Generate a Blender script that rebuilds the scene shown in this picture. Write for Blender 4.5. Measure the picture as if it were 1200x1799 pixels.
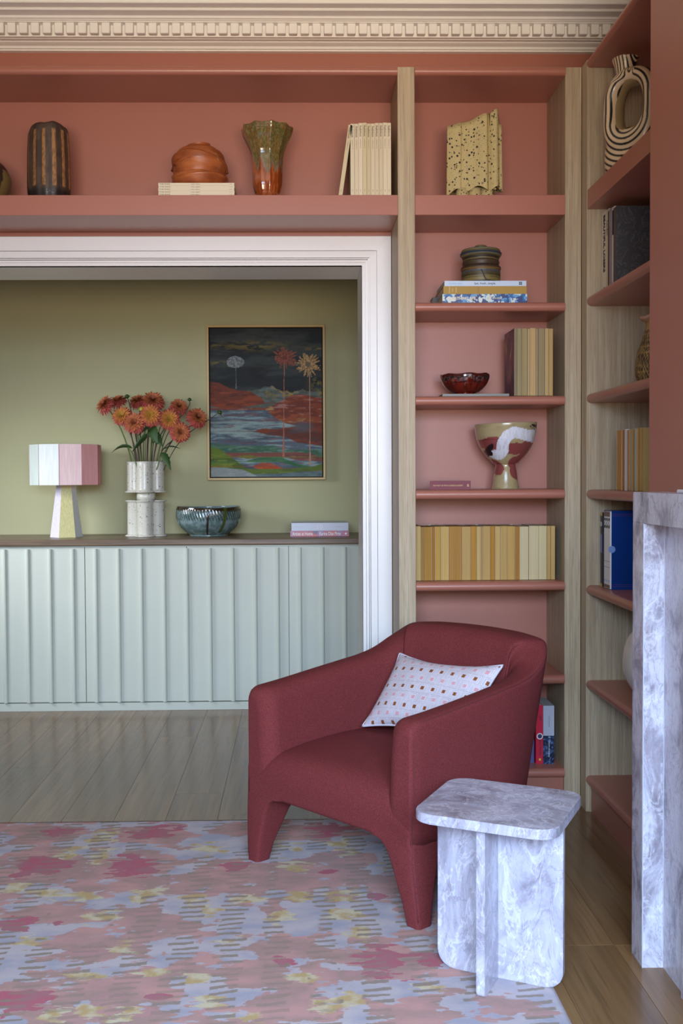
import bpy, bmesh, math, random
import numpy as np
from mathutils import Vector, Matrix
R = math.radians
for o in list(bpy.data.objects): bpy.data.objects.remove(o)
scene = bpy.context.scene
COL = scene.collection

# ------------------------------------------------------------------ camera
def add_camera():
    p, y, r, f, cx, cy, h = .03003, .01951, .00568, 1850., 557.9, 890.5, 1.316
    fwd = Vector((math.sin(y)*math.cos(p), math.cos(y)*math.cos(p), -math.sin(p)))
    right = Vector((math.cos(y), -math.sin(y), 0)); down = fwd.cross(right)
    a = right*math.cos(r)+down*math.sin(r); b = -right*math.sin(r)+down*math.cos(r)
    m = Matrix((( a.x, -b.x, -fwd.x, 0), (a.y, -b.y, -fwd.y, 0), (a.z, -b.z, -fwd.z, h), (0, 0, 0, 1)))
    cd = bpy.data.cameras.new('camera'); cam = bpy.data.objects.new('camera', cd); COL.objects.link(cam)
    cam.matrix_world = m
    cd.sensor_fit = 'VERTICAL'; cd.sensor_height = 36; cd.lens = f/1799*36
    cd.shift_x = (600-cx)/1799; cd.shift_y = (cy-899.5)/1799
    cd.clip_start = .05
    scene.camera = cam
add_camera()

# ------------------------------------------------------------------ world, lights, exposure
w = bpy.data.worlds.new('world'); scene.world = w; w.use_nodes = True
bg = w.node_tree.nodes['Background']; bg.inputs[0].default_value = (.95, .84, .74, 1); bg.inputs[1].default_value = .13
def area(name, loc, target, sx, sy, power, color, spread=180):
    l = bpy.data.lights.new(name, 'AREA'); l.shape = 'RECTANGLE'; l.size = sx; l.size_y = sy
    l.energy = power; l.color = color; l.spread = R(spread)
    o = bpy.data.objects.new(name, l); COL.objects.link(o); o.location = loc
    o.rotation_euler = (Vector(target)-Vector(loc)).to_track_quat('-Z', 'Y').to_euler()
    return o
# daylight from the bay window behind the photographer (sky light falls downwards, garden light rises)
area('window_sky_light', (-.1, -1.6, 2.1), (.1, 3.0, -1.1), 2.6, 1.1, 150, (.54, .73, 1.0), 86)
area('window_sky_light_side', (2.2, -1.0, 1.9), (.5, 4.2, .3), 1.0, 1.2, 11, (.66, .82, 1.0), 100)
area('ceiling_bounce_light', (-.2, .2, 3.2), (.1, 4.4, 2.0), 3.0, .8, 4, (1.0, .84, .66), 120)
area('garden_bounce_light', (.1, -1.7, 1.3), (.2, 4.4, 3.5), 2.8, .7, 29, (1.0, .84, .66), 62)
# daylight from the window of the further room, out of frame on the left
area('far_room_window_light', (-2.7, 4.9, 1.75), (-.7, 6.3, .5), .8, .7, 9.5, (.82, .90, 1.0), 75)
scene.view_settings.view_transform = 'Standard'
scene.view_settings.look = 'None'
scene.view_settings.exposure = 0.0
scene.view_settings.gamma = 1.0
scene.view_settings.use_curve_mapping = False

# ------------------------------------------------------------------ material helpers
def lin(c):
    return tuple(((v/255)/12.92 if v/255 <= .04045 else ((v/255+.055)/1.055)**2.4) for v in c)
def L4(c): return (*lin(c), 1)
class NT:
    def __init__(s, name, rough=.5, spec=.5, metal=0, coat=0):
        s.m = bpy.data.materials.new(name); s.m.use_nodes = True; s.t = s.m.node_tree
        s.b = s.t.nodes['Principled BSDF']; s.b.inputs['Roughness'].default_value = rough
        s.b.inputs['Specular IOR Level'].default_value = spec; s.b.inputs['Metallic'].default_value = metal
        s.b.inputs['Coat Weight'].default_value = coat; s.b.inputs['Coat Roughness'].default_value = .12
        s._co = None
    def n(s, t, **k):
        x = s.t.nodes.new(t)
        for a, b in k.items(): setattr(x, a, b)
        return x
    def l(s, a, b): s.t.links.new(a, b)
    def co(s, scale=(1, 1, 1), rot=(0, 0, 0), kind='Object', rnd=False):
        tc = s.n('ShaderNodeTexCoord'); mp = s.n('ShaderNodeMapping')
        mp.inputs['Scale'].default_value = scale; mp.inputs['Rotation'].default_value = rot
        src = tc.outputs[kind]
        if rnd:
            oi = s.n('ShaderNodeObjectInfo'); va = s.n('ShaderNodeVectorMath', operation='MULTIPLY_ADD')
            cv = s.n('ShaderNodeCombineXYZ')
            for i in range(3): s.l(oi.outputs['Random'], cv.inputs[i])
            s.l(cv.outputs[0], va.inputs[0]); va.inputs[1].default_value = (17, 31, 23); s.l(src, va.inputs[2]); src = va.outputs[0]
        s.l(src, mp.inputs[0]); return mp.outputs[0]
    def noise(s, co, scale=5, detail=4, rough=.5, dist=0):
        x = s.n('ShaderNodeTexNoise'); s.l(co, x.inputs['Vector']); x.inputs['Scale'].default_value = scale
        x.inputs['Detail'].default_value = detail; x.inputs['Roughness'].default_value = rough; x.inputs['Distortion'].default_value = dist
        return x.outputs['Fac']
    def ramp(s, f, stops, interp='LINEAR'):
        x = s.n('ShaderNodeValToRGB'); s.l(f, x.inputs[0]); e = x.color_ramp.elements; x.color_ramp.interpolation = interp
        while len(e) < len(stops): e.new(.5)
        for i, (p, c) in enumerate(stops):
            e[i].position = p; e[i].color = c if len(c) == 4 else L4(c)
        return x.outputs[0]
    def mix(s, f, a, b, blend='MIX'):
        x = s.n('ShaderNodeMix', data_type='RGBA', blend_type=blend)
        for v, k in ((f, 0), (a, 6), (b, 7)):
            if isinstance(v, (int, float)): x.inputs[k].default_value = v
            elif isinstance(v, tuple): x.inputs[k].default_value = v if len(v) == 4 else L4(v)
            else: s.l(v, x.inputs[k])
        return x.outputs[2]
    def math(s, op, a, b=0, c=0):
        x = s.n('ShaderNodeMath', operation=op)
        for i, v in enumerate((a, b, c)):
            if isinstance(v, (int, float)): x.inputs[i].default_value = v
            else: s.l(v, x.inputs[i])
        return x.outputs[0]
    def color(s, c):
        if isinstance(c, tuple): s.b.inputs['Base Color'].default_value = L4(c)
        else: s.l(c, s.b.inputs['Base Color'])
        return s
    def bump(s, h, strength=.3, dist=.002):
        x = s.n('ShaderNodeBump'); x.inputs['Strength'].default_value = strength; x.inputs['Distance'].default_value = dist
        s.l(h, x.inputs['Height']); s.l(x.outputs[0], s.b.inputs['Normal']); return s

def plain(name, c, rough=.5, var=0, **k):
    t = NT(name, rough, **k)
    if var:
        f = t.noise(t.co(), 9, 4)
        c2 = tuple(max(0, v-var) for v in c); t.color(t.mix(f, c, c2))
    else: t.color(c)
    return t.m
def paint_mat(name, c, rough=.38, spec=.5):
    t = NT(name, rough, spec); f = t.noise(t.co(), 6, 3)
    t.color(t.mix(f, c, tuple(int(v*.97) for v in c)))
    t.bump(t.noise(t.co(), 220, 2), .05, .001); return t.m
def oak_mat(name, light, dark, axis='Z', rough=.5, rnd=False, scale=1):
    t = NT(name, rough, .4)
    sc = {'Z': (64, 64, 1.7), 'Y': (30, 1.0, 30), 'X': (1.2, 30, 30)}[axis]
    sc = tuple(v*scale for v in sc)
    co = t.co(sc, rnd=rnd)
    g = t.noise(co, 1.0, 7, .65, .6)
    big = t.noise(t.co(tuple(v*.12 for v in sc), rnd=rnd), 1.0, 3, .5, 2.0)
    wv = t.math('SINE', t.math('MULTIPLY', big, 60)); wv = t.math('MULTIPLY_ADD', wv, .10, 0)
    f = t.math('ADD', t.math('MULTIPLY_ADD', g, 1.5, -.25), wv)
    c = t.ramp(f, [(.2, dark), (.55, tuple((a+b)//2 for a, b in zip(light, dark))), (.85, light)])
    pores = t.noise(t.co(tuple(v*5 for v in sc), rnd=rnd), 1.0, 2, .5)
    c = t.mix(t.ramp(pores, [(.33, (200, 200, 200)), (.46, (0, 0, 0))]), c, tuple(int(v*.88) for v in dark))
    if rnd:
        oi = t.n('ShaderNodeObjectInfo'); v = t.math('MULTIPLY_ADD', oi.outputs['Random'], .26, .84)
        h = t.n('ShaderNodeHueSaturation'); t.l(v, h.inputs['Value']); t.l(c, h.inputs['Color']); c = h.outputs[0]
    t.color(c); t.bump(g, .12, .001); return t.m
def vcol_mat(name, rough=.5, coat=0, bump=0, bscale=300, spec=.5):
    t = NT(name, rough, spec, coat=coat); a = t.n('ShaderNodeAttribute', attribute_name='Col'); t.color(a.outputs['Color'])
    if bump: t.bump(t.noise(t.co(), bscale, 3), bump, .001)
    return t.m
def marble_mat(name, tint=(180, 177, 192), rough=.28, seed=0.):
    t = NT(name, rough, .5)
    base = t.co((1, 1, 1)); mp = t.n('ShaderNodeVectorMath', operation='ADD'); mp.inputs[1].default_value = (seed, seed*1.7, seed*.6)
    t.l(base, mp.inputs[0]); co = mp.outputs[0]
    st = t.n('ShaderNodeMapping'); st.inputs['Scale'].default_value = (1.6, 1.6, .8); st.inputs['Rotation'].default_value = (.5, .35, .3); t.l(co, st.inputs[0]); co = st.outputs[0]
    cloud = t.noise(co, 5.5, 8, .66, .9)
    c = t.ramp(cloud, [(.30, (118, 112, 124)), (.42, (158, 153, 166)), (.52, tint), (.75, (210, 208, 220))])
    v1 = t.math('ABSOLUTE', t.math('SUBTRACT', t.noise(co, 7, 8, .62, 1.6), .5))
    c = t.mix(t.ramp(v1, [(0, (190, 190, 190)), (.016, (40, 40, 40)), (.04, (0, 0, 0))]), c, (118, 106, 124))
    v2 = t.math('ABSOLUTE', t.math('SUBTRACT', t.noise(co, 4, 9, .68, 2.4), .47))
    c = t.mix(t.ramp(v2, [(0, (170, 170, 170)), (.010, (30, 30, 30)), (.02, (0, 0, 0))]), c, (150, 116, 104))
    v3 = t.math('ABSOLUTE', t.math('SUBTRACT', t.noise(co, 9, 7, .6, 1.2), .54))
    c = t.mix(t.ramp(v3, [(0, (160, 160, 160)), (.03, (0, 0, 0))]), c, (244, 243, 250))
    pat = t.noise(co, 3.2, 5, .6, .5)
    c = t.mix(t.ramp(pat, [(.50, (0, 0, 0)), (.68, (110, 110, 110))]), c, (176, 158, 166))
    t.color(c); return t.m

# ------------------------------------------------------------------ object helpers
def put(name, me, parent=None, mat=None, smooth=False):
    o = bpy.data.objects.new(name, me); COL.objects.link(o)
    if mat is not None: me.materials.append(mat)
    if parent is not None:
        o.parent = parent; o.matrix_parent_inverse = parent.matrix_basis.inverted()
    if smooth:
        me.polygons.foreach_set('use_smooth', [True]*len(me.polygons))
    return o
def local(o):                      # the mesh of this part is already in its parent's own coordinates
    o.matrix_parent_inverse = Matrix.Identity(4); return o
def thing(name, label, cat, loc, group=None, rz=0):
    o = bpy.data.objects.new(name, None); COL.objects.link(o); o.location = loc; o.rotation_euler = (0, 0, rz)
    o.empty_display_size = .05; o['label'] = label; o['category'] = cat
    if group: o['group'] = group
    return o
def tag(o, label, cat, group=None):
    o['label'] = label; o['category'] = cat
    if group: o['group'] = group
    return o
def struct(o): o['kind'] = 'structure'; return o
def bm_obj(name, bm, parent=None, mat=None, smooth=False, auto=None):
    me = bpy.data.meshes.new(name); bmesh.ops.recalc_face_normals(bm, faces=bm.faces); bm.to_mesh(me); bm.free()
    o = put(name, me, parent, mat, smooth or auto is not None)
    if auto is not None: sharp(me, auto)
    return o
def sharp(me, ang):
    bm = bmesh.new(); bm.from_mesh(me)
    for e in bm.edges:
        if len(e.link_faces) == 2 and e.calc_face_angle(0) > R(ang): e.smooth = False
    bm.to_mesh(me); bm.free()
def add_box(bm, x0, x1, y0, y1, z0, z1, bev=0, seg=1, M=None):
    vs = [bm.verts.new((x, y, z)) for x in (x0, x1) for y in (y0, y1) for z in (z0, z1)]
    F = [(0, 1, 3, 2), (4, 6, 7, 5), (0, 4, 5, 1), (2, 3, 7, 6), (0, 2, 6, 4), (1, 5, 7, 3)]
    fs = [bm.faces.new([vs[i] for i in f]) for f in F]
    if bev:
        es = list({e for f in fs for e in f.edges})
        r = bmesh.ops.bevel(bm, geom=es, offset=bev, segments=seg, affect='EDGES', profile=.5)
        vs = [v for v in r['verts']]+[v for v in vs if v.is_valid]
    if M is not None: bmesh.ops.transform(bm, matrix=M, verts=list({v for v in vs if v.is_valid}))
def box(name, x0, x1, y0, y1, z0, z1, mat, parent=None, bev=0, seg=1, M=None):
    bm = bmesh.new(); add_box(bm, x0, x1, y0, y1, z0, z1, bev, seg, M)
    return bm_obj(name, bm, parent, mat)
def prism(name, prof, axis, a, b, mat, parent=None, auto=30):
    """profile (p,q) swept straight along an axis: X -> (y,z), Y -> (x,z), Z -> (x,y)"""
    bm = bmesh.new()
    f = {'X': lambda p, q, t: (t, p, q), 'Y': lambda p, q, t: (p, t, q), 'Z': lambda p, q, t: (p, q, t)}[axis]
    A = [bm.verts.new(f(p, q, a)) for p, q in prof]; B = [bm.verts.new(f(p, q, b)) for p, q in prof]
    n = len(prof)
    for i in range(n): bm.faces.new((A[i], A[(i+1) % n], B[(i+1) % n], B[i]))
    bm.faces.new(A); bm.faces.new(B[::-1])
    return bm_obj(name, bm, parent, mat, auto=auto)
def catmull(pts, n):
    pts = np.array(pts, float); P = np.vstack([2*pts[0]-pts[1], pts, 2*pts[-1]-pts[-2]]); out = []
    for i in range(1, len(P)-2):
        for k in range(n):
            t = k/n; a, b, c, d = P[i-1:i+3]
            out.append(.5*((2*b)+(c-a)*t+(2*a-5*b+4*c-d)*t*t+(3*b-a-3*c+d)*t**3))
    out.append(P[-2]); return np.array(out)
def grid_mesh(name, X, Y, Z, closed_u=False, col=None, caps=False):
    """rows i, columns j ; closed_u wraps columns"""
    X = np.asarray(X, float); nr, nc = X.shape
    V = np.stack([X, np.asarray(Y, float), np.asarray(Z, float)], -1).reshape(-1, 3)
    jj = np.arange(nc if closed_u else nc-1); ii = np.arange(nr-1)
    I, J = np.meshgrid(ii, jj, indexing='ij'); J2 = (J+1) % nc
    q = np.stack([I*nc+J, I*nc+J2, (I+1)*nc+J2, (I+1)*nc+J], -1).reshape(-1, 4)
    me = bpy.data.meshes.new(name); faces = q
    me.vertices.add(len(V)); me.vertices.foreach_set('co', V.ravel().astype(np.float32))
    nl = len(q)*4; me.loops.add(nl); me.loops.foreach_set('vertex_index', q.ravel().astype(np.int32))
    me.polygons.add(len(q)); me.polygons.foreach_set('loop_start', np.arange(0, nl, 4, dtype=np.int32))
    me.polygons.foreach_set('loop_total', np.full(len(q), 4, dtype=np.int32))
    me.update(calc_edges=True); me.validate()
    if col is not None:
        a = me.color_attributes.new('Col', 'FLOAT_COLOR', 'POINT')
        c = np.ones((len(V), 4), np.float32); c[:, :3] = np.asarray(col, float).reshape(-1, 3)
        a.data.foreach_set('color', c.ravel())
    me.polygons.foreach_set('use_smooth', [True]*len(me.polygons))
    return me
def lathe(name, prof, mat, parent=None, loc=(0, 0, 0), seg=64, rfun=None, cfun=None, sub=8, zfun=None):
    """prof (r,z) list, smoothed; rfun(theta,z,r)->r ; cfun(theta,z,i)->linear colour arrays"""
    P = catmull(prof, sub) if sub > 1 else np.array(prof, float)
    P[:, 0] = np.maximum(P[:, 0], .0004)
    th = np.linspace(0, 2*np.pi, seg, endpoint=False)
    T, Rr = np.meshgrid(th, P[:, 0]); _, Z = np.meshgrid(th, P[:, 1]); S = np.tile(np.linspace(0, 1, len(P))[:, None], (1, seg))
    if rfun is not None: Rr = rfun(T, Z, Rr)
    Z2 = Z if zfun is None else zfun(T, Z)
    col = None if cfun is None else cfun(T, Z, S)
    me = grid_mesh(name, loc[0]+Rr*np.cos(T), loc[1]+Rr*np.sin(T), loc[2]+Z2, True, col)
    return put(name, me, parent, mat, True)
def tube(name, pts, rad, mat, parent=None, seg=8, sub=6, closed=False):
    P = catmull(pts, sub) if sub > 1 else np.array(pts, float)
    r = np.interp(np.linspace(0, 1, len(P)), np.linspace(0, 1, len(rad)), rad) if hasattr(rad, '__len__') else np.full(len(P), rad)
    T = np.gradient(P, axis=0); T /= np.linalg.norm(T, axis=1)[:, None]
    a = np.cross(T[0], [0, 0, 1.] if abs(T[0][2]) < .8 else [0, 1., 0]); A = []
    for t_ in T:
        a = a-t_*(a@t_); a = a/np.linalg.norm(a); A.append(a)
    A = np.array(A); B = np.cross(A, T)
    th = np.linspace(0, 2*np.pi, seg, endpoint=False)
    V = P[:, None, :]+r[:, None, None]*(A[:, None, :]*np.cos(th)[None, :, None]+B[:, None, :]*np.sin(th)[None, :, None])
    me = grid_mesh(name, V[..., 0], V[..., 1], V[..., 2], True)
    bm = bmesh.new(); bm.from_mesh(me); bmesh.ops.holes_fill(bm, edges=[e for e in bm.edges if len(e.link_faces) == 1]); bm.to_mesh(me); bm.free()
    return put(name, me, parent, mat, True)
def text(string, size, loc, rot, mat, parent, name='lettering', ext=.0004, align='LEFT', sx=1., bold=0):
    cu = bpy.data.curves.new('t', 'FONT'); cu.body = string; cu.size = size; cu.extrude = ext; cu.align_x = align; cu.align_y = 'CENTER'
    cu.offset = bold; cu.resolution_u = 3
    to = bpy.data.objects.new('t', cu); me = bpy.data.meshes.new_from_object(to)
    bpy.data.objects.remove(to); bpy.data.curves.remove(cu)
    M = Matrix.Translation(loc) @ (rot if isinstance(rot, Matrix) else Matrix()) @ Matrix.Diagonal((sx, 1, 1, 1))
    me.transform(M); o = put(name, me, parent, mat); return o
FRONT = Matrix.Rotation(R(90), 4, 'X')                                    # reads left to right, faces the camera side (-Y)
DOWNF = FRONT @ Matrix.Rotation(R(-90), 4, 'Z')                           # on an upright spine, reads downwards
FACE_L = Matrix.Rotation(R(-90), 4, 'Z') @ FRONT @ Matrix.Rotation(R(-90), 4, 'Z')   # faces -X, reads downwards

# value noise in numpy
_rs = np.random.RandomState(7); _perm = _rs.rand(256, 256)
def vn(x, y):
    xi = np.floor(x).astype(int); yi = np.floor(y).astype(int); fx = x-xi; fy = y-yi
    fx = fx*fx*(3-2*fx); fy = fy*fy*(3-2*fy); g = lambda a, b: _perm[a % 256, b % 256]
    return (g(xi, yi)*(1-fx)+g(xi+1, yi)*fx)*(1-fy)+(g(xi, yi+1)*(1-fx)+g(xi+1, yi+1)*fx)*fy
def fbm(x, y, o=4):
    s = 0; a = .5; t = 0
    for i in range(o): s = s+a*vn(x*2**i+i*17.3, y*2**i+i*9.1); t += a; a *= .55
    return s/t
def sm(a, b, x): t = np.clip((x-a)/(b-a), 0, 1); return t*t*(3-2*t)
def C(c): return np.array(lin(c))
def blend(col, m, c): m = np.clip(m, 0, 1)[..., None]; return col*(1-m)+(C(c) if isinstance(c, tuple) else c)*m

# ------------------------------------------------------------------ materials
PINK = (172, 109, 91)
pink = paint_mat('salmon_paint', PINK, .33)
pink_wall = paint_mat('salmon_wall_paint', PINK, .42, .45)
white = paint_mat('white_gloss_paint', (238, 232, 228), .35)
plaster = paint_mat('cream_plaster', (244, 240, 232), .7, .3)
green_wall = paint_mat('olive_wall_paint', (188, 184, 144), .75, .25)
ceil_m = paint_mat('ceiling_paint', (225, 218, 205), .8, .2)
oak = oak_mat('oak_upright', (197, 178, 149), (166, 145, 116), 'Z', .5)
floor_m = oak_mat('oak_floorboard', (142, 108, 72), (114, 84, 54), 'Y', .2, rnd=True, scale=.55)
counter_m = oak_mat('dark_oak_worktop', (142, 120, 98), (98, 80, 64), 'X', .35)
sage = paint_mat('sage_cabinet_paint', (201, 204, 189), .42)
dark_gap = plain('dark_gap', (20, 20, 20), .9)
marble_t = marble_mat('table_marble', seed=3.1)
marble_f = marble_mat('fireplace_marble', (214, 209, 220), seed=9.3)

# ================================================================== SETTING
# floor: a sub-floor with one board object for each plank
floor = struct(box('floor', -3.4, 1.7, -2.6, 6.7, -.06, -.021, plain('subfloor', (96, 74, 54), .9)))
random.seed(4)
PW = .1985; x = -.3125-PW*16; k = 0
while x < 1.62:
    y = -.6-random.random()*1.4
    while y < 6.65:
        ln = random.choice((1.9, 2.2, 1.4, 2.2)); y1 = min(y+ln, 6.66)
        box('plank', x+.0004, x+PW-.0004, y+.0004, y1-.0004, -.0205, 0, floor_m, floor, bev=.0005)
        y += ln
        if y > 6.6: break
    x += PW

# back wall (salmon above and right of the wide opening), 0.27 thick
WB, WT = 4.42, 4.69
wall_back = struct(box('wall_back', .287, 1.75, WB, WT, 0, 3.45, pink_wall))
hd = box('header_wall', -3.4, .287, WB, WT, 2.197, 3.45, pink_wall, wall_back)
# white jamb lining of the opening
jl = struct(box('trim_1', .275, .287, 4.40, WT+.012, 0, 2.197, white))
box('head_lining', -3.4, .2745, 4.40, WT+.012, 2.185, 2.197, white, jl)
# architrave : stepped boards mitred at the corner
tr = struct(bpy.data.objects.new('trim_2', None)); COL.objects.link(tr)
def mitred(name, a0, a1, depth, par):      # a = distance outward from the opening edge (0 .. .123)
    bm = bmesh.new(); y0, y1 = WB-depth, WB-.0005
    X = lambda a: .275+a; Z = lambda a: 2.185+a
    loop = [(X(a0), 0), (X(a1), 0), (X(a1), Z(a1)), (-3.4, Z(a1)), (-3.4, Z(a0)), (X(a0), Z(a0))]
    A = [bm.verts.new((p, y0, q)) for p, q in loop]; B = [bm.verts.new((p, y1, q)) for p, q in loop]
    n = len(loop)
    for i in range(n): bm.faces.new((A[i], A[(i+1) % n], B[(i+1) % n], B[i]))
    bm.faces.new((A[0], A[1], A[2], A[5])); bm.faces.new((A[5], A[2], A[3], A[4]))
    bm.faces.new((B[5], B[2], B[1], B[0])); bm.faces.new((B[4], B[3], B[2], B[5]))
    bmesh.ops.bevel(bm, geom=[e for e in bm.edges if all(abs(v.co.y-y0) < 1e-6 for v in e.verts)], offset=.001, segments=1, affect='EDGES')
    return bm_obj(name, bm, par, white, auto=30)
mitred('bead', 0.0, .015, .022, tr); mitred('groove', .015, .0265, .013, tr); mitred('inner_step', .0265, .033, .018, tr)
mitred('flat_board', .033, .062, .0225, tr); mitred('outer_board', .062, .122, .0245, tr)

# further room
wall_far = struct(box('wall_far', -3.4, 1.75, 6.45, 6.6, 0, 3.0, green_wall))
struct(box('wall_far_right', 1.3, 1.45, WT+.001, 6.449, 0, 3.0, green_wall))
struct(box('ceiling_far', -3.4, 1.75, WT+.001, 6.7, 3.0, 3.1, ceil_m))
# this room
struct(box('ceiling', -3.4, 2.0, -.2, WT, 3.45, 3.55, ceil_m))
struct(box('wall_right', 1.44, 1.75, 3.0, WB-.001, 0, 3.45, pink_wall))
wc = struct(box('wall_chimney_breast', 1.009, 1.75, 1.15, 2.999, 0, 3.45, pink_wall))

# cornice with dentils
cor_prof = [(WB, 3.0635), (4.395, 3.063), (4.394, 3.068), (4.386, 3.069), (4.381, 3.077), (4.362, 3.081), (4.356, 3.0835), (4.354, 3.0865), (4.335, 3.0868), (4.334, 3.0885), (4.318, 3.089),
            (4.318, 3.134), (4.287, 3.1342), (4.285, 3.137), (4.277, 3.1385), (4.275, 3.1405), (4.266, 3.1425), (4.262, 3.1495), (4.214, 3.150), (4.211, 3.154), (4.214, 3.1585), (4.171, 3.1592), (4.168, 3.163), (4.166, 3.212),
            (4.15, 3.23), (4.10, 3.27), (4.06, 3.33), (4.03, 3.40), (4.0, 3.449), (WB, 3.449)]
cornice = struct(prism('trim_3', cor_prof, 'X', -3.4, 1.75, plaster, None, auto=25))
x = -1.148-25*.0470
i = 0
while x < 1.62:
    box('dentil', x, x+.0330, 4.291, 4.319, 3.0925, 3.1345, plaster, cornice, bev=.0025)
    x += .0470

# ================================================================== BOOKCASES
def nosing_x(name, x0, x1, z0, z1, mat, par, yf=4.12, yb=WB-.001, off=.012):
    h = (z1-z0)/2; zc = (z0+z1)/2; r = h
    prof = [(yb, z0), (yb, z1)]+[(yf-off+r-r*math.sin(a), zc+h*math.cos(a)) for a in np.linspace(0, math.pi, 13)]
    return prism(name, prof, 'X', x0, x1, mat, par)
# --- narrow tall bay between the two oak posts
bay = thing('bookcase', 'tall narrow salmon bookcase bay between two oak posts, behind the armchair', 'bookcase', (.76, 4.27, 0))
box('upright', .3995, .4655, 4.12, WB-.001, 0, 2.895, oak, bay, bev=.001)['label'] = 'oak post beside the wide opening'
box('upright', 1.0525, 1.1165, 4.12, WB-.001, 0, 2.895, oak, bay, bev=.001)['label'] = 'oak post in the corner'
x0, x1 = .466, 1.052
nosing_x('top_board', x0, x1, 2.862, 2.897, pink, bay)
box('thick_shelf', x0, x1, 4.115, WB-.001, 2.325, 2.402, pink, bay, bev=.0012)
for z0, z1 in ((1.952, 1.987), (1.587, 1.622), (1.219, 1.256), (.857, .893), (.486, .522), (.114, .150)):
    nosing_x('shelf', x0, x1, z0, z1, pink, bay)
box('plinth', x0, x1, 4.135, 4.155, 0, .113, pink, bay)
# --- shelf bridging the opening
br = thing('bridging_bookshelf', 'long salmon bookshelf running above the wide white-framed opening', 'bookshelf', (-1.4, 4.27, 2.325))
nosing_x('top_board', -3.3, .399, 2.862, 2.897, pink, br)
box('bottom_board', -3.3, .399, 4.115, WB-.028, 2.3245, 2.402, pink, br, bev=.0012)
# --- alcove bookcase beside the chimney breast
al = thing('alcove_bookcase', 'oak-sided salmon bookcase in the alcove beside the chimney breast', 'bookcase', (1.28, 3.5, 0))
box('side_panel', 1.1175, 1.439, 4.046, 4.118, 0, 2.895, oak, al, bev=.0008)
box('panel_facing', 1.1325, 1.438, 4.0435, 4.0459, 0, 2.862, oak, al)
def nosing_y(name, z0, z1, par, xf=1.1215, xb=1.439):
    h = (z1-z0)/2; zc = (z0+z1)/2; r = h
    prof = [(xb, z0), (xb, z1)]+[(xf-.004+r-r*math.sin(a), zc+h*math.cos(a)) for a in np.linspace(0, math.pi, 13)]
    return prism(name, prof, 'Y', 3.001, 4.043, pink, par)
nosing_y('top_board', 2.864, 2.894, al, 1.119)
box('thick_shelf', 1.119, 1.439, 3.001, 4.043, 2.328, 2.401, pink, al, bev=.001)
for z0, z1 in ((1.959, 1.996), (1.588, 1.623), (1.220, 1.255), (.849, .885), (.481, .515), (.108, .143)):
    nosing_y('shelf', z0, z1, al)
box('plinth', 1.138, 1.158, 3.001, 4.043, 0, .107, pink, al)

# ================================================================== FIREPLACE
fp = thing('fireplace_surround', 'grey and lilac veined marble fireplace surround at the right edge', 'fireplace', (.96, 2.0, 0))
Yn = 1.30
leg = box('outer_leg', .911, 1.0085, 2.753, 2.837, 0, 1.1849, marble_f, fp, bev=.0012)
box('outer_leg', .911, 1.0085, Yn, Yn+.084, 0, 1.1849, marble_f, fp, bev=.0012)
box('mantel_lintel', .911, 1.0085, Yn, 2.837, 1.185, 1.266, marble_f, fp, bev=.0012)
marble_g = marble_mat('fireplace_marble_inner', (200, 198, 212), seed=5.7)
box('return_slab', .9125, .9665, 2.7485, 2.7525, 0, 1.1835, marble_g, fp)['label'] = 'pale slab on the return of the outer leg'
box('inner_leg', .967, 1.0085, 2.59, 2.748, 0, 1.1845, marble_f, fp)
box('inner_leg', .967, 1.0085, Yn+.0845, Yn+.24, 0, 1.1845, marble_f, fp)
box('frieze', .967, 1.0085, Yn+.241, 2.589, 1.0, 1.1845, marble_f, fp)
box('slip', .957, 1.0085, 2.46, 2.5895, 0, .999, marble_f, fp)
box('slip', .957, 1.0085, Yn+.241, Yn+.36, 0, .999, marble_f, fp)
box('firebox_back', .99, 1.0085, Yn+.361, 2.459, 0, .999, plain('soot_black', (24, 22, 22), .9), fp)
jm = plain('white_joint', (190, 190, 200), .7)
for xx, yy in ((.9105, 2.7475), (.9655, 2.7475)):
    box('joint', xx, xx+.0022, yy, yy+.0022, 0, 1.183, jm, fp)
reflection = box('mantel_reflection', .944, .985, 2.15, 2.60, 1.2665, 1.2755, plain('pale_reflection', (226, 222, 226), .4), None, bev=.002)  # pale slab added to stand for a bright reflection along the mantel top
tag(reflection, 'thin pale slab standing for a reflection on the marble mantel', 'reflection')

# ================================================================== SIDEBOARD (further room)
SB = thing('sideboard', 'long sage green sideboard with ribbed doors under the painting', 'sideboard', (-.9, 6.15, 0))
box('carcass', -2.35, .72, 5.925, 6.449, .045, .927, sage, SB)
box('plinth', -2.35, .72, 5.902, 6.40, 0, .0445, sage, SB, bev=.001)
box('top_rail', -2.35, .72, 5.902, 5.924, .921, .9275, sage, SB)
seams = [-2.33, -1.758, -1.1885, -.6195, -.0485, .52, .715]
bats = [-2.151+.12735*i for i in range(23)]
bats = [-1.636+.1270*i for i in range(-5, 0)]+[-1.636, -1.508, -1.383, -1.256, -1.129, -1.002, -.875, -.747, -.620, -.491, -.364, -.237, -.112, .013, .140, .266, .393, .52, .647]
for s in range(6):
    a, b = seams[s]+.0017, seams[s+1]-.0017
    d = box('door', a, b, 5.902, 5.924, .050, .9205, sage, SB, bev=.0012)
    d['label'] = 'ribbed sideboard door'
    for bx in bats:
        if seams[s]-.001 <= bx < seams[s+1]-.02:
            r = .0120
            prof = [(bx-r, 5.9019), (bx-r, 5.896)]+[(bx-r*math.cos(t), 5.896-r*.75*math.sin(t)) for t in np.linspace(.2, math.pi-.2, 7)]+[(bx+r, 5.896), (bx+r, 5.9019)]
            prism('batten', prof, 'Z', .050, .912, sage, d)
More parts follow.
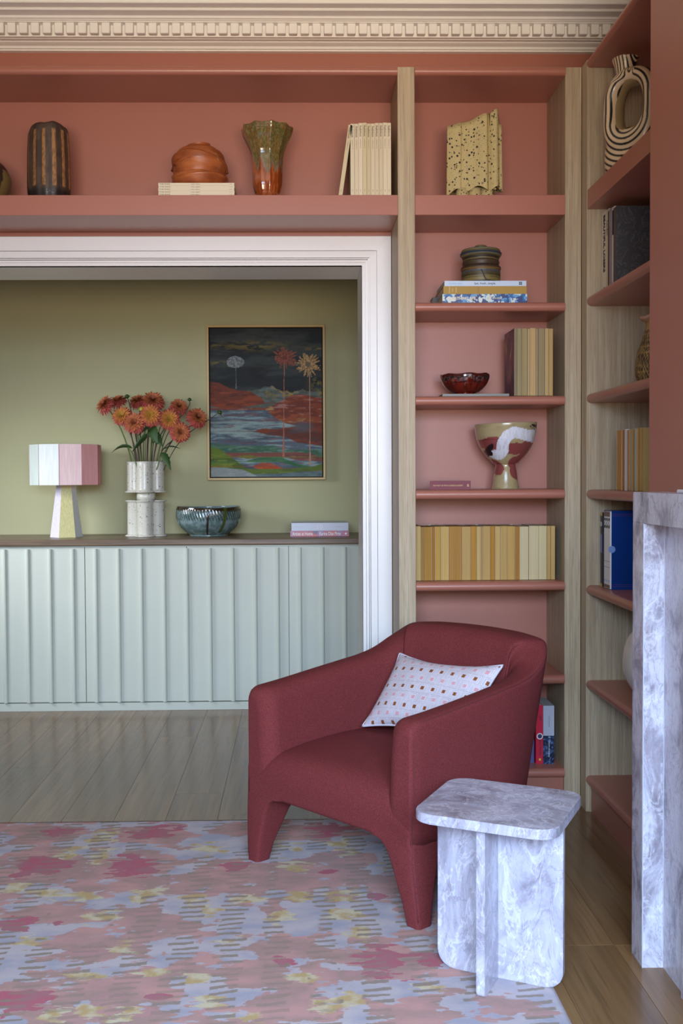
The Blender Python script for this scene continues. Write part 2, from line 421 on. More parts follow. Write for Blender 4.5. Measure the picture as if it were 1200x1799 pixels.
kw = box('worktop', -2.36, .73, 5.88, 6.449, .9285, .9650, counter_m, None, bev=.008, seg=3)
tag(kw, 'dark oak worktop lying along the sage sideboard', 'worktop')
ZT = .9650

# ================================================================== RUG
def rug():
    x0, x1, y0, y1 = -2.4, .645, .4, 3.965
    st = .012
    xs = np.arange(x0, x1+1e-6, (x1-x0)/round((x1-x0)/st)); ys = np.arange(y0, y1+1e-6, (y1-y0)/round((y1-y0)/st))
    X, Y = np.meshgrid(xs, ys)
    # woven pattern: world-space soft masks; fine edges come from the material
    PB = [(-0.863, 3.482, 0.142, 0.153), (-0.559, 3.471, 0.157, 0.168), (-0.921, 3.853, 0.178, 0.087), (-0.525, 3.82, 0.125, 0.086), (-0.234, 3.4, 0.176, 0.108), (-0.724, 3.118, 0.128, 0.103), (-0.586, 2.93, 0.096, 0.127), (-0.454, 3.069, 0.101, 0.064), (-0.321, 2.991, 0.098, 0.057), (-0.697, 2.65, 0.087, 0.074), (-0.432, 2.662, 0.138, 0.121), (-0.596, 2.552, 0.077, 0.077), (-0.36, 2.505, 0.096, 0.04), (-0.243, 2.831, 0.046, 0.041), (0.007, 3.358, 0.156, 0.134), (-0.077, 3.176, 0.031, 0.064), (0.142, 3.487, 0.095, 0.113), (0.051, 3.83, 0.125, 0.087), (-0.015, 2.876, 0.102, 0.116), (-0.107, 2.713, 0.089, 0.069), (0.249, 2.782, 0.137, 0.126), (-0.052, 2.55, 0.112, 0.083), (0.24, 2.527, 0.097, 0.06), (0.105, 3.249, 0.039, 0.089), (0.277, 3.288, 0.054, 0.101), (0.517, 2.518, 0.083, 0.054), (-0.221, 3.84, 0.084, 0.062)]
    RB = [(-0.867, 3.523, 0.065, 0.073), (-0.573, 3.502, 0.069, 0.072), (-0.888, 3.845, 0.05, 0.056), (-0.551, 3.845, 0.067, 0.056), (-0.827, 3.062, 0.047, 0.04), (-0.71, 3.058, 0.017, 0.016), (-0.707, 2.606, 0.068, 0.052), (-0.353, 2.61, 0.029, 0.014), (0.1, 3.853, 0.067, 0.063), (-0.046, 2.798, 0.028, 0.023), (0.235, 2.793, 0.064, 0.066), (-0.211, 3.489, 0.038, 0.031), (0.357, 2.785, 0.031, 0.026), (0.092, 3.433, 0.023, 0.02), (0.236, 3.222, 0.025, 0.026)]
    YB = [(-0.699, 3.796, 0.046, 0.048), (-0.678, 3.604, 0.043, 0.044), (-0.811, 3.618, 0.043, 0.044), (-0.656, 3.259, 0.039, 0.036), (-0.481, 3.276, 0.039, 0.036), (-0.316, 3.647, 0.044, 0.045), (-0.327, 3.219, 0.039, 0.035), (-0.284, 3.132, 0.038, 0.033), (-0.587, 3.108, 0.037, 0.033), (-0.763, 2.942, 0.035, 0.029), (-0.569, 2.717, 0.033, 0.025), (-0.389, 2.738, 0.033, 0.025), (-0.287, 2.714, 0.033, 0.025), (-0.227, 2.583, 0.031, 0.023), (-0.602, 2.539, 0.031, 0.022), (-0.429, 2.525, 0.03, 0.022), (-0.52, 2.546, 0.031, 0.022), (-0.485, 2.897, 0.035, 0.028), (-0.92, 3.344, 0.04, 0.038), (-0.802, 3.279, 0.039, 0.036), (-0.058, 3.675, 0.044, 0.046), (0.156, 3.668, 0.044, 0.045), (0.299, 3.465, 0.042, 0.041), (-0.017, 3.493, 0.042, 0.041), (0.13, 3.225, 0.039, 0.035), (-0.005, 3.237, 0.039, 0.036), (-0.169, 3.214, 0.039, 0.035), (-0.05, 3.084, 0.037, 0.032), (0.119, 3.092, 0.037, 0.032), (0.009, 2.704, 0.033, 0.025), (0.055, 2.546, 0.031, 0.022), (-0.116, 2.506, 0.03, 0.021), (0.169, 2.973, 0.036, 0.03), (0.323, 2.639, 0.032, 0.024), (-0.192, 2.923, 0.035, 0.029), (0.127, 2.591, 0.031, 0.023)]
    def field(L, k=1.0):
        f = np.full(X.shape, -1.2)
        for a, b, c, d in L: f = np.maximum(f, 1-np.sqrt(((X-a)/(c*k))**2+((Y-b)/(d*k))**2))
        return f
    f = np.maximum(field(PB, 1.24), -.5)*.8+(fbm(X*13+3, Y*24+8, 4)-.5)*2.0
    out = (X < -1.1)
    f = np.where(out | (Y < 2.45), (fbm(X*5+3, Y*6+8, 3)-.5)*2.2, f)
    red = field(RB, 1.2)*.9+(fbm(X*14, Y*50, 3)-.5)*2.2
    yel = field(YB, 1.3)*.7+(fbm(X*16+9, Y*50+7, 3)-.5)*2.2-.12
    dash = fbm(X*4.5+11, Y*4.0+2, 2)-.06*sm(.25, .6, f)
    H = np.zeros(X.shape)+.0105
    me = grid_mesh('rug', X, Y, H)
    for nm, arr in (('pinkf', f), ('redf', red), ('yelf', yel), ('dashf', dash)):
        a = me.attributes.new(nm, 'FLOAT', 'POINT'); a.data.foreach_set('value', arr.ravel().astype(np.float32))
    o = put('rug', me)
    bm = bmesh.new(); bm.from_mesh(me)
    r = bmesh.ops.extrude_edge_only(bm, edges=[e for e in bm.edges if len(e.link_faces) == 1])
    for v in [g for g in r['geom'] if isinstance(g, bmesh.types.BMVert)]: v.co.z = .0003
    bm.to_mesh(me); bm.free()
    t = NT('rug_wool', .95, .1)
    at = lambda n: t.n('ShaderNodeAttribute', attribute_name=n).outputs['Fac']
    co = t.co()
    fine = t.math('MULTIPLY_ADD', t.noise(t.co((26, 70, 1)), 1, 5, .65), .9, -.45)
    fineX = t.math('MULTIPLY_ADD', t.noise(t.co((34, 150, 1)), 1, 4, .65), 1.5, -.75)
    step = lambda v, w=.03: t.ramp(v, [(0, (0, 0, 0)), (w, (255, 255, 255))])
    bgc = t.ramp(t.noise(t.co((5, 9, 1)), 1.6, 5), [(.40, (192, 180, 182)), (.52, (181, 172, 178)), (.64, (166, 163, 174))])
    pk = t.ramp(t.noise(t.co((6, 12, 1)), 1, 5), [(.36, (199, 151, 141)), (.47, (187, 145, 137)), (.58, (170, 139, 128)), (.68, (187, 141, 137))])
    c = t.mix(step(t.math('ADD', at('pinkf'), fine)), bgc, pk)
    c = t.mix(step(t.math('ADD', at('yelf'), fineX)), c, t.ramp(t.noise(co, 22, 3), [(.42, (206, 192, 160)), (.58, (190, 162, 112))]))
    c = t.mix(step(t.math('ADD', at('redf'), t.math('MULTIPLY', fine, 1.3))), c, t.ramp(t.noise(co, 14, 3), [(.4, (184, 100, 112)), (.6, (172, 112, 118))]))
    sep = t.n('ShaderNodeSeparateXYZ'); t.l(co, sep.inputs[0]); x, y = sep.outputs[0], sep.outputs[1]
    colr = t.math('DIVIDE', x, .129)
    wc_ = t.n('ShaderNodeTexWhiteNoise', noise_dimensions='1D'); t.l(t.math('FLOOR', colr), wc_.inputs['W'])
    wob = t.math('MULTIPLY', t.noise(t.co((4, 9, 1)), 1, 2), .05)
    yy = t.math('DIVIDE', t.math('ADD', t.math('MULTIPLY_ADD', wc_.outputs['Value'], .034, y), t.math('MULTIPLY_ADD', x, -.13, wob)), .0345)
    fr = t.math('ABSOLUTE', t.math('SUBTRACT', t.math('FRACT', yy), .5))
    wn = t.n('ShaderNodeTexWhiteNoise', noise_dimensions='2D'); cv = t.n('ShaderNodeCombineXYZ'); t.l(t.math('FLOOR', yy), cv.inputs[0]); t.l(t.math('FLOOR', colr), cv.inputs[1]); t.l(cv.outputs[0], wn.inputs['Vector'])
    fx = t.math('ABSOLUTE', t.math('SUBTRACT', t.math('ADD', t.math('FRACT', colr), t.math('MULTIPLY_ADD', wn.outputs['Value'], .16, -.08)), .5))
    edge = t.math('MULTIPLY_ADD', t.noise(t.co((60, 160, 1)), 1, 3), .3, -.15)
    inr = t.math('SUBTRACT', t.math('ADD', edge, .225), fr)
    inx = t.math('SUBTRACT', t.math('MULTIPLY_ADD', edge, .25, .29), fx)
    msk = t.math('SUBTRACT', at('dashf'), .40)
    m = t.math('MULTIPLY', step(inr, .04), t.math('MULTIPLY', step(inx, .03), step(msk, .02)))
    c = t.mix(t.math('MULTIPLY', m, t.math('MULTIPLY_ADD', step(t.math('ADD', at('pinkf'), fine)), -.4, .9)), c, (146, 130, 114))
    weave = t.noise(t.co((420, 420, 420)), 1, 2)
    c = t.mix(t.math('MULTIPLY', weave, .22), c, (120, 110, 118))
    t.color(c); t.bump(weave, .4, .002)
    me.materials.append(t.m)
    tag(o, 'wool rug with a lavender, dusty pink, taupe and yellow abstract pattern', 'rug')
rug()

# ================================================================== ARMCHAIR
fab = NT('burgundy_weave', .85, .25)
_c = fab.co((1, 1, 1)); _w = fab.noise(fab.co((640, 640, 640), (.6, .4, .8)), 1, 2, .5)
fab.color(fab.ramp(_w, [(.36, (88, 36, 38)), (.5, (114, 45, 46)), (.64, (138, 60, 59))])); fab.bump(_w, .6, .0014)
fab = fab.m
seam_m = plain('burgundy_seam', (100, 38, 42), .8)
chair = thing('armchair', 'burgundy woven upholstered armchair with rounded back on the rug', 'chair', (.0895, 3.269, .011), rz=R(-48.5))
def shell():
    half = [(.376, .03, .598, .105), (.376, .12, .607, .100), (.376, .26, .624, .096), (.374, .39, .640, .095), (.371, .48, .652, .098), (.365, .555, .671, .104), (.349, .628, .708, .112),
            (.303, .690, .750, .12), (.21, .720, .763, .125), (.10, .731, .768, .13), (0, .735, .769, .13)]
    full = half+[(-u, v, h, t) for u, v, h, t in half[-2::-1]]
    P = catmull(full, 6); n = len(P)
    T = np.gradient(P[:, :2], axis=0); T /= np.linalg.norm(T, axis=1)[:, None]
    N = np.stack([T[:, 1], -T[:, 0]], 1)
    if N[0, 0] < 0: N = -N
    rows = []
    z0 = .235
    def section(i, io=0., ii=0., it=0., dv=0.):
        u, v, h, t = P[i]; nx, ny = N[i]
        k = sm(.35, .68, np.array(v)); h = h-it; t = t-ii
        lean = lambda z: -.075*float(k)*(1-(z-z0)/(h-z0))
        o_r = .018; i_r = min(.05, t-io-o_r-.002)
        pts = []
        for z in np.linspace(z0, h-o_r, 9): pts.append((-io, z))
        for a in np.linspace(0, math.pi/2, 6)[1:]: pts.append((-io-o_r*(1-math.cos(a)), h-o_r+o_r*math.sin(a)))
        for a in np.linspace(math.pi/2, math.pi, 8)[0:]: pts.append((-t+i_r*(1+math.cos(a)), h-i_r+i_r*math.sin(a)))
        for z in np.linspace(h-i_r, z0, 8)[1:]: pts.append((-t-.02*(1-(z-z0)/(h-z0)), z))
        return [(u+nx*(d+lean(z)), v+ny*(d+lean(z))+dv, z) for d, z in pts]
    cap = [(.012*(1-math.cos(a)), .052*(1-math.cos(a)), .040*(1-math.cos(a)), -.050*math.sin(a)) for a in np.linspace(math.pi/2, .12, 8)]
    for c_ in cap: rows.append(section(0, *c_))
    for i in range(n): rows.append(section(i))
    for c_ in cap[::-1]: rows.append(section(n-1, *c_))
    def shut(r, k):
        r = np.array(r); mu = (r[:, 0].min()+r[:, 0].max())/2; r[:, 0] = mu+(r[:, 0]-mu)*k; zt = r[:, 2].max()-.025; r[:, 2] = np.where(r[:, 2] > zt, zt+(r[:, 2]-zt)*k, r[:, 2]); return [tuple(p) for p in r]
    rows = [shut(rows[0], 0), shut(rows[0], .5), shut(rows[0], .9)]+rows+[shut(rows[-1], .9), shut(rows[-1], .5), shut(rows[-1], 0)]
    A = np.array(rows)
    me = grid_mesh('shell', A[..., 0], A[..., 1], A[..., 2], True)
    bm = bmesh.new(); bm.from_mesh(me); m = A.shape[1]
    bmesh.ops.remove_doubles(bm, verts=bm.verts, dist=.00005)
    bmesh.ops.recalc_face_normals(bm, faces=bm.faces); bm.to_mesh(me); bm.free()
    o = local(put('shell', me, chair, fab, True)); o['label'] = 'wrap-round arms and back'
    line = []
    for i in range(n):
        u, v, h, t = P[i]; nx, ny = N[i]; line.append((u+nx*(-.005), v+ny*(-.005), h-.0052))
    tt = P[0]
    pre = [(float(np.interp(z, [.02, .06, .12, .18, .235, .33, .345], [.3865, .3840, .3795, .3745, .3712, .3712, .3724])), float(np.interp(z, [.02, .06, .12, .18, .235, .33, .345], [-.0075, -.0103, -.0143, -.0180, -.0172, -.0165, -.0090])), float(z)) for z in np.linspace(.02, .545, 22)]
    pre += [(.3702, -.0085, .566), (.3665, -.005, .581), (.3680, .010, .589)]
    post = [(-a, b, c) for a, b, c in pre[::-1]]
    local(tube('seam', pre+line+post, .0017, seam_m, chair, 6, 1))
shell()
def seat():
    prof = catmull([(.56, .236), (.30, .236), (.06, .236), (.002, .2365), (-.019, .245), (-.0225, .275), (-.0225, .315), (-.014, .348), (.004, .376), (.035, .394), (.085, .404), (.2, .416), (.35, .420), (.6, .41)], 7)
    u = np.linspace(-1, 1, 81)
    PV = np.tile(prof[:, 0][:, None], (1, 81)); PZ = np.tile(prof[:, 1][:, None], (1, 81)); UU = np.tile(u[None, :], (len(prof), 1))
    W = .3753; au = np.abs(UU)
    drop = .022*au**2+.075*np.clip((au-.70)/.30, 0, 1)**1.6
    s = np.clip((PZ-.236)/(.40-.236), 0, 1)
    PZ = PZ-drop*s
    PV = np.where(PV < .0, PV+(np.maximum(-.0224, -9)-PV)*sm(.52, .60, au)*sm(.285, .262, PZ), PV)
    PV = PV+.016*np.clip((au-.965)/.035, 0, 1)**2*sm(.06, -.01, PV)
    X = UU*(W-.016*sm(-.014, .008, PV))*(1-.30*sm(.38, .60, PV))
    me = grid_mesh('seat', X, PV, PZ)
    bm = bmesh.new(); bm.from_mesh(me); bmesh.ops.holes_fill(bm, edges=[e for e in bm.edges if len(e.link_faces) == 1]); bmesh.ops.recalc_face_normals(bm, faces=bm.faces); bm.to_mesh(me); bm.free()
    local(put('seat', me, chair, fab, True))
seat()
def chair_leg(sx, front):
    # rings: z, u_in, u_out, v_front, v_back
    if front: rings = [(.0, .338, .391, -.010, .048), (.06, .325, .388, -.014, .058), (.12, .304, .383, -.018, .074), (.18, .284, .378, -.0215, .092), (.21, .268, .3765, -.0222, .104), (.228, .250, .376, -.0224, .116), (.2375, .225, .3757, -.0224, .13), (.24, .225, .374, -.021, .13), (.262, .23, .36, -.012, .12), (.30, .28, .34, .01, .08)]
    else: rings = [(.0, .290, .335, .60, .650), (.10, .280, .343, .575, .642), (.20, .26, .350, .545, .632), (.225, .248, .352, .535, .630), (.238, .23, .352, .52, .628), (.262, .20, .340, .50, .615)]
    bm = bmesh.new(); prev = None
    for z, a, b, c, d in rings:
        r = min(.013, (b-a)*.25); loop = []
        for cx, cy, a0 in ((b-r, d-r, 0), (a+r, d-r, 90), (a+r, c+r, 180), (b-r, c+r, 270)):
            for q in range(5):
                t = R(a0+q*22.5); loop.append(bm.verts.new((sx*(cx+r*math.cos(t)), cy+r*math.sin(t), z)))
        if prev:
            n = len(loop)
            for i in range(n): bm.faces.new((prev[i], prev[(i+1) % n], loop[(i+1) % n], loop[i]))
        else: bm.faces.new(loop[::-1])
        prev = loop
    bm.faces.new(prev)
    lg = local(bm_obj('leg', bm, chair, fab, auto=38))
    a, b, c, d = rings[0][1:]
    fo = box('foot_glide', min(sx*(a+.008), sx*(b-.008)), max(sx*(a+.008), sx*(b-.008)), c+.008, d-.008, -.0002, .003, dark_gap); fo.data.transform(Matrix.Translation((0, 0, 0)))
    fo.parent = lg
for sx in (-1, 1):
    for fr in (True, False): chair_leg(sx, fr)

for ch in chair.children:
    ch.data.transform(Matrix(((1, .045, 0, 0), (0, 1, 0, 0), (0, 0, 1, 0), (0, 0, 0, 1))))
    for g in ch.children: g.data.transform(Matrix(((1, .045, 0, 0), (0, 1, 0, 0), (0, 0, 1, 0), (0, 0, 0, 1))))
# --- cushion
def cushion():
    W, H, T = .462, .305, .055
    n, m = 260, 190
    U, Vv = np.meshgrid(np.linspace(-1, 1, n), np.linspace(-1, 1, m))
    pinchx = 1-.085*(1-Vv**2)**1.0*np.abs(U)**2; pinchy = 1-.2*(1-U**2)*np.abs(Vv)**2
    X = U*W/2*pinchx; Z = Vv*H/2*pinchy
    th = T*np.clip((1-np.abs(U)**2.6), 0, 1)**.55*np.clip((1-np.abs(Vv)**2.6), 0, 1)**.55
    th = th*(1+.12*(fbm(U*2+5, Vv*2+3, 2)-.5))
    # pattern: dotted concentric lozenges around small squares
    a = (U*W/2)/.046; b = (Vv*H/2)/.037
    rowi = np.floor(b+.5); a2 = a+.5*(np.mod(rowi, 2)); ci = np.floor(a2+.5); fa = a2-ci; fb = b-rowi
    d = np.maximum(np.abs(fa)*1.1, np.abs(fb))
    col = np.zeros(U.shape+(3,))+C((214, 206, 214))
    ring = np.abs(np.mod(d*7.5, 1)-.5); dots = (np.sin(a*58)*np.sin(b*46)) > -.25
    col = blend(col, ((ring < .16) & dots & (d > .2))*.62, (132, 104, 112))
    sq = (np.abs(fa) < .14) & (np.abs(fb) < .19)
    col = blend(col, (sq & (np.mod(rowi, 2) == 0))*1., (138, 78, 40)); col = blend(col, (sq & (np.mod(rowi, 2) == 1))*1., (216, 158, 164))
    t = thing('cushion', 'small lilac patterned cushion with rust and pink squares on the armchair', 'cushion', (0, 0, 0))
    cm = vcol_mat('cushion_print', .85, bump=.15, bscale=500, spec=.2)
    f = grid_mesh('cover', X, -th, Z, col=col); b_ = grid_mesh('cover', X[:, ::-1], th[:, ::-1]*.8, Z[:, ::-1], col=col)
    bm = bmesh.new(); bm.from_mesh(f); bm.from_mesh(b_); bmesh.ops.remove_doubles(bm, verts=bm.verts, dist=.0002); bmesh.ops.recalc_face_normals(bm, faces=bm.faces)
    me = bpy.data.meshes.new('cover'); bm.to_mesh(me); bm.free()
    local(put('cover', me, t, cm, True))
    e = np.concatenate([np.stack([X[0], Z[0]], 1), np.stack([X[1:, -1], Z[1:, -1]], 1), np.stack([X[-1, ::-1][1:], Z[-1, ::-1][1:]], 1), np.stack([X[::-1, 0][1:], Z[::-1, 0][1:]], 1)])
    local(tube('piping', [(p[0], 0, p[1]) for p in e[::4]], .0042, plain('lilac_piping', (206, 202, 216), .8), t, 6, 1))
    # place: local chair frame -> world
    a = R(-48.5); M = Matrix.Translation((.0895, 3.269, .011)) @ Matrix.Rotation(a, 4, 'Z') @ Matrix.Translation((.032, .452, .552)) @ Matrix.Rotation(R(-2), 4, 'Y') @ Matrix.Rotation(R(-41), 4, 'X')
    t.matrix_basis = M
    return t
cushion()

# ================================================================== MARBLE SIDE TABLE
tb = thing('side_table', 'small lilac marble side table with cross base beside the armchair', 'table', (.52, 2.692, .011), rz=R(-26.6))
def rounded_plate(name, a, b, r, z0, z1, axis, off, mat, par, bev=.002, rbot_only=False):
    """rounded rectangle a x b (half sizes) swept; axis 'Z' lies flat, 'Y' stands (x,z), 'X' stands (y,z)"""
    bm = bmesh.new(); loop = []
    for cx, cy, a0, rr in ((a-r, b-r, 0, r), (-a+r, b-r, 90, r), (-a+r, -b+r, 180, r), (a-r, -b+r, 270, r)):
        if rbot_only and cy > 0:
            loop.append((math.copysign(a, cx), b)); continue
        for q in range(9):
            t = R(a0+q*11.25); loop.append((cx+rr*math.cos(t), cy+rr*math.sin(t)))
    f = {'Z': lambda p, q, t: (p, q, t), 'Y': lambda p, q, t: (p, t, q+off), 'X': lambda p, q, t: (t, p, q+off)}[axis]
    A = [bm.verts.new(f(p, q, z0)) for p, q in loop]; B = [bm.verts.new(f(p, q, z1)) for p, q in loop]; n = len(loop)
    for i in range(n): bm.faces.new((A[i], A[(i+1) % n], B[(i+1) % n], B[i]))
    f1 = bm.faces.new(A); f2 = bm.faces.new(B[::-1])
    es = list(set(f1.edges) | set(f2.edges))
    bmesh.ops.bevel(bm, geom=es, offset=bev, segments=2, affect='EDGES')
    return local(bm_obj(name, bm, par, mat, auto=35))
rounded_plate('top', .182, .172, .05, .432, .457, 'Z', 0, marble_t, tb)
rounded_plate('wide_slab', .166, .2155, .045, -.011, .011, 'Y', .2158, marble_t, tb, rbot_only=True)
rounded_plate('cross_slab', .061, .2155, .012, -.011, .011, 'X', .2158, marble_t, tb, rbot_only=True).location = (-.012, -.0725, 0)
rounded_plate('cross_slab', .061, .2155, .012, -.011, .011, 'X', .2158, marble_t, tb, rbot_only=True).location = (-.012, .0725, 0)

# ================================================================== BOOKS
_mc = {}
def cm(c, rough=.45, var=0):
    k = (c, rough, var)
    if k not in _mc: _mc[k] = plain('cover_%d_%d_%d' % c, c, rough, var)
    return _mc[k]
def page_mat(name, c, axis, dark=13, freq=700):
    t = NT(name, .85, .15); sc = [3, 3, 3]; sc['XYZ'.index(axis)] = freq
    f = t.noise(t.co(tuple(sc), rnd=True), 1, 2); g = t.noise(t.co((25, 25, 25), rnd=True), 1, 4)
    c2 = tuple(max(v-dark, 0) for v in c)
    t.color(t.mix(t.math('MULTIPLY', g, .3), t.mix(t.ramp(f, [(.4, (0, 0, 0)), (.6, (255, 255, 255))]), c, c2), tuple(max(v-dark, 0) for v in c))); return t.m
PG = {}
def pg(c, axis='X'):
    k = (c, axis)
    if k not in PG: PG[k] = page_mat('pages_%d_%d_%d' % c, c, axis)
    return PG[k]
def book(label, t, d, h, cover, pages=(222, 208, 180), spine='front', group=None, name='book', ct=.0012, ax='X', round_spine=False, coverm=None):
    """upright book in own coords: thickness x 0..t, depth y 0..d (y=0 towards the viewer), height z 0..h"""
    e = thing(name, label, 'book', (0, 0, 0), group)
    m = coverm or cm(cover)
    bm = bmesh.new()
    add_box(bm, 0, ct, 0, d, 0, h); add_box(bm, t-ct, t, 0, d, 0, h)
    if spine == 'front': add_box(bm, ct, t-ct, 0, ct, 0, h)
    else: add_box(bm, ct, t-ct, d-ct, d, 0, h)
    local(bm_obj('cover', bm, e, m))
    lo, hi = (ct, d-.003) if spine == 'front' else (.0015, d-ct)
    local(box('page_block', ct, t-ct, lo, hi, .0015, h-.0015, pg(pages, ax), e))
    return e
def place(e, M): e.matrix_basis = M
T = Matrix.Translation
RX = lambda a: Matrix.Rotation(R(a), 4, 'X'); RY = lambda a: Matrix.Rotation(R(a), 4, 'Y'); RZ = lambda a: Matrix.Rotation(R(a), 4, 'Z')
LIE = RY(90)          # thickness down, height runs to +X : apply T(x0, y, z_top)
ink = plain('ink_dark', (52, 46, 42), .7); ink_b = plain('ink_brown', (120, 108, 92), .7); ink_w = plain('ink_white', (240, 238, 236), .6); gold_i = plain('ink_gold', (214, 184, 110), .5)

# --- eleven cream magazines on the bridging shelf, one leaning
CR = [(216, 200, 172), (214, 198, 168), (220, 204, 176), (206, 190, 152), (204, 186, 150), (212, 196, 166), (210, 194, 164), (208, 192, 160), (218, 202, 172), (216, 200, 170), (206, 190, 152)]
xs = [.2165, .2325, .2482, .2640, .2800, .2958, .3115, .3275, .3435, .3590, .3745]
ordn = ['leftmost of the upright ones', 'second of the upright ones from the left', 'third of the upright ones from the left', 'fourth of the upright ones from the left', 'fifth of the upright ones from the left', 'fifth of the upright ones from the oak post',
        'fourth of the upright ones from the oak post', 'third of the upright ones from the oak post', 'second of the upright ones from the oak post', 'nearest the oak post']
hz = [.277, .277, .280, .281, .278, .278, .280, .280, .2815, .2805]
def magazine(label, i, h, t=.0150):
    e = book(label, t, .215, h, CR[i % 11], (226, 218, 200), 'front', 'cream magazines beside the oak post', 'magazine', .0006, coverm=cm(CR[i % 11], .6))
    local(text('habitus', .0118, (t/2, -.0004, h-.010), DOWNF, ink, e, sx=1.25))
    local(text('conversation no. %d' % (21+i), .0040, (t/2, -.0004, h-.062), DOWNF, ink_b, e, sx=1.1))
    local(text('issue', .0038, (t/2, -.0004, .024), DOWNF, ink_b, e))
    return e
for i in range(10):
    e = magazine('cream magazine standing on the bridging shelf, '+ordn[i], i, hz[i]); place(e, T((xs[i], 4.128, 2.4022)))
e = magazine('cream magazine leaning against the upright row on the bridging shelf', 10, .2765); place(e, T((.1690, 4.128, 2.4025)) @ RY(8.4))

# --- five cream magazines lying under the terracotta pot
rk = ['topmost of the five', 'second from the top of the five', 'middle one of the five', 'second from the bottom of the five', 'lowest of the five']
z = 2.4022; off = [(.0, .0), (.0005, .001), (-.0005, 0), (.0008, .001), (0, 0)]
for i in range(5):
    t_ = .0098; zt = z+t_
    e = book('cream magazine lying under the terracotta pot, '+rk[4-i], t_, .22, .294, (222, 208, 182), (232, 222, 200), 'front', 'cream magazines under the terracotta pot', 'magazine', .0006, ax='X', coverm=cm((222, 208, 182), .6))
    place(e, T((-.5295+off[i][0], 4.128+off[i][1], zt)) @ LIE)
    local(text('THE RAKE', .0068, (.0049, -.0004, .004), FRONT @ RZ(90), ink_b, e, sx=1.35))
    local(text('modern elegance', .0040, (.0049, -.0004, .125), FRONT @ RZ(90), ink_b, e, sx=1.3))
    local(text('no. 5%d' % i, .0036, (.0049, -.0004, .275), FRONT @ RZ(90), ink_b, e, sx=1.1))
    z = zt+.0002
ZR = z

# --- three big books lying on the second shelf of the bay
def camo_mat():
    t = NT('blue_camouflage', .35, .5); co = t.co()
    c = t.mix(t.ramp(t.noise(co, 34, 2, .4, .6), [(.49, (0, 0, 0)), (.5, (255, 255, 255))]), (206, 214, 210), (92, 152, 204))
    c = t.mix(t.ramp(t.noise(co, 40, 2, .4, .8), [(.515, (0, 0, 0)), (.545, (255, 255, 255))]), c, (38, 96, 156))
    mp = t.n('ShaderNodeVectorMath', operation='ADD'); mp.inputs[1].default_value = (4, 7, 2); t.l(co, mp.inputs[0])
    c = t.mix(t.ramp(t.noise(mp.outputs[0], 44, 2, .4, .6), [(.54, (0, 0, 0)), (.55, (255, 255, 255))]), c, (40, 56, 112))
    t.color(c); return t.m
SPR = FRONT @ RZ(90)
def lying(label, x0, yy, ztop, t, d, h, c, pages=(222, 208, 180), group=None, m=None, rz=0, spine='front'):
    e = book(label, t, d, h, c, pages, spine, group, coverm=m, ct=.002); place(e, T((x0, yy, ztop)) @ RZ(rz) @ LIE); return e
zb = 1.9873
e = lying('blue and white camouflage patterned book, lowest in the stack under the lidded jar', .5745, 4.135, zb+.0345, .0345, .25, .333, (60, 110, 170), m=camo_mat())
local(text('A BATHING APE', .0155, (.0170, -.0005, .024), SPR, plain('cream_ink', (232, 214, 186), .5), e, sx=.95, bold=.0005))
local(text('NOWHERE', .010, (.0170, -.0005, .180), SPR, plain('cream_ink_small', (232, 214, 186), .5), e, sx=1.1))
zb += .0348
e = lying('mustard cloth-bound book, middle of the stack under the lidded jar', .5785, 4.135, zb+.0305, .0305, .245, .327, (176, 140, 62), m=cm((176, 140, 62), .6, 12))
for kx, ln_ in ((.024, 'THE WORLD'), (.036, 'ATLAS'), (.050, 'OF WINE')):
    local(text(ln_, .0055, (.004, -.0005, kx), FRONT, ink_w, e, sx=.6) if False else text(ln_, .0062, (.0152, -.0005, kx), FRONT @ RZ(180), plain('cream_l', (238, 220, 170), .5), e, align='CENTER', sx=.72))
for zz in (.134, .1365, .140): local(box('spine_band', .002, .0285, -.0004, .0002, zz, zz+.0008, cm((120, 88, 34)), e))
zb += .0308
e = lying('pale blue slim book, topmost in the stack under the lidded jar', .5825, 4.135, zb+.0205, .0205, .235, .3215, (192, 206, 226))
local(text('donna hay', .0100, (.0102, -.0005, .016), SPR, plain('ink_sky', (120, 180, 224), .5), e, sx=1.3)); local(text('fast, fresh, simple.', .0125, (.0102, -.0005, .117), SPR, ink, e, sx=.95))
for a in (0, .0065):
    for b in (0, .0065): local(box('logo_square', .0042+a, .0092+a, -.0005, 0, .293+b, .298+b, ink, e))
zb += .0207; ZJ = zb
e = lying('dark grey book jutting out at the left behind the stack under the lidded jar', .558, 4.30, 1.9873+.05, .024, .09, .20, (58, 52, 54))

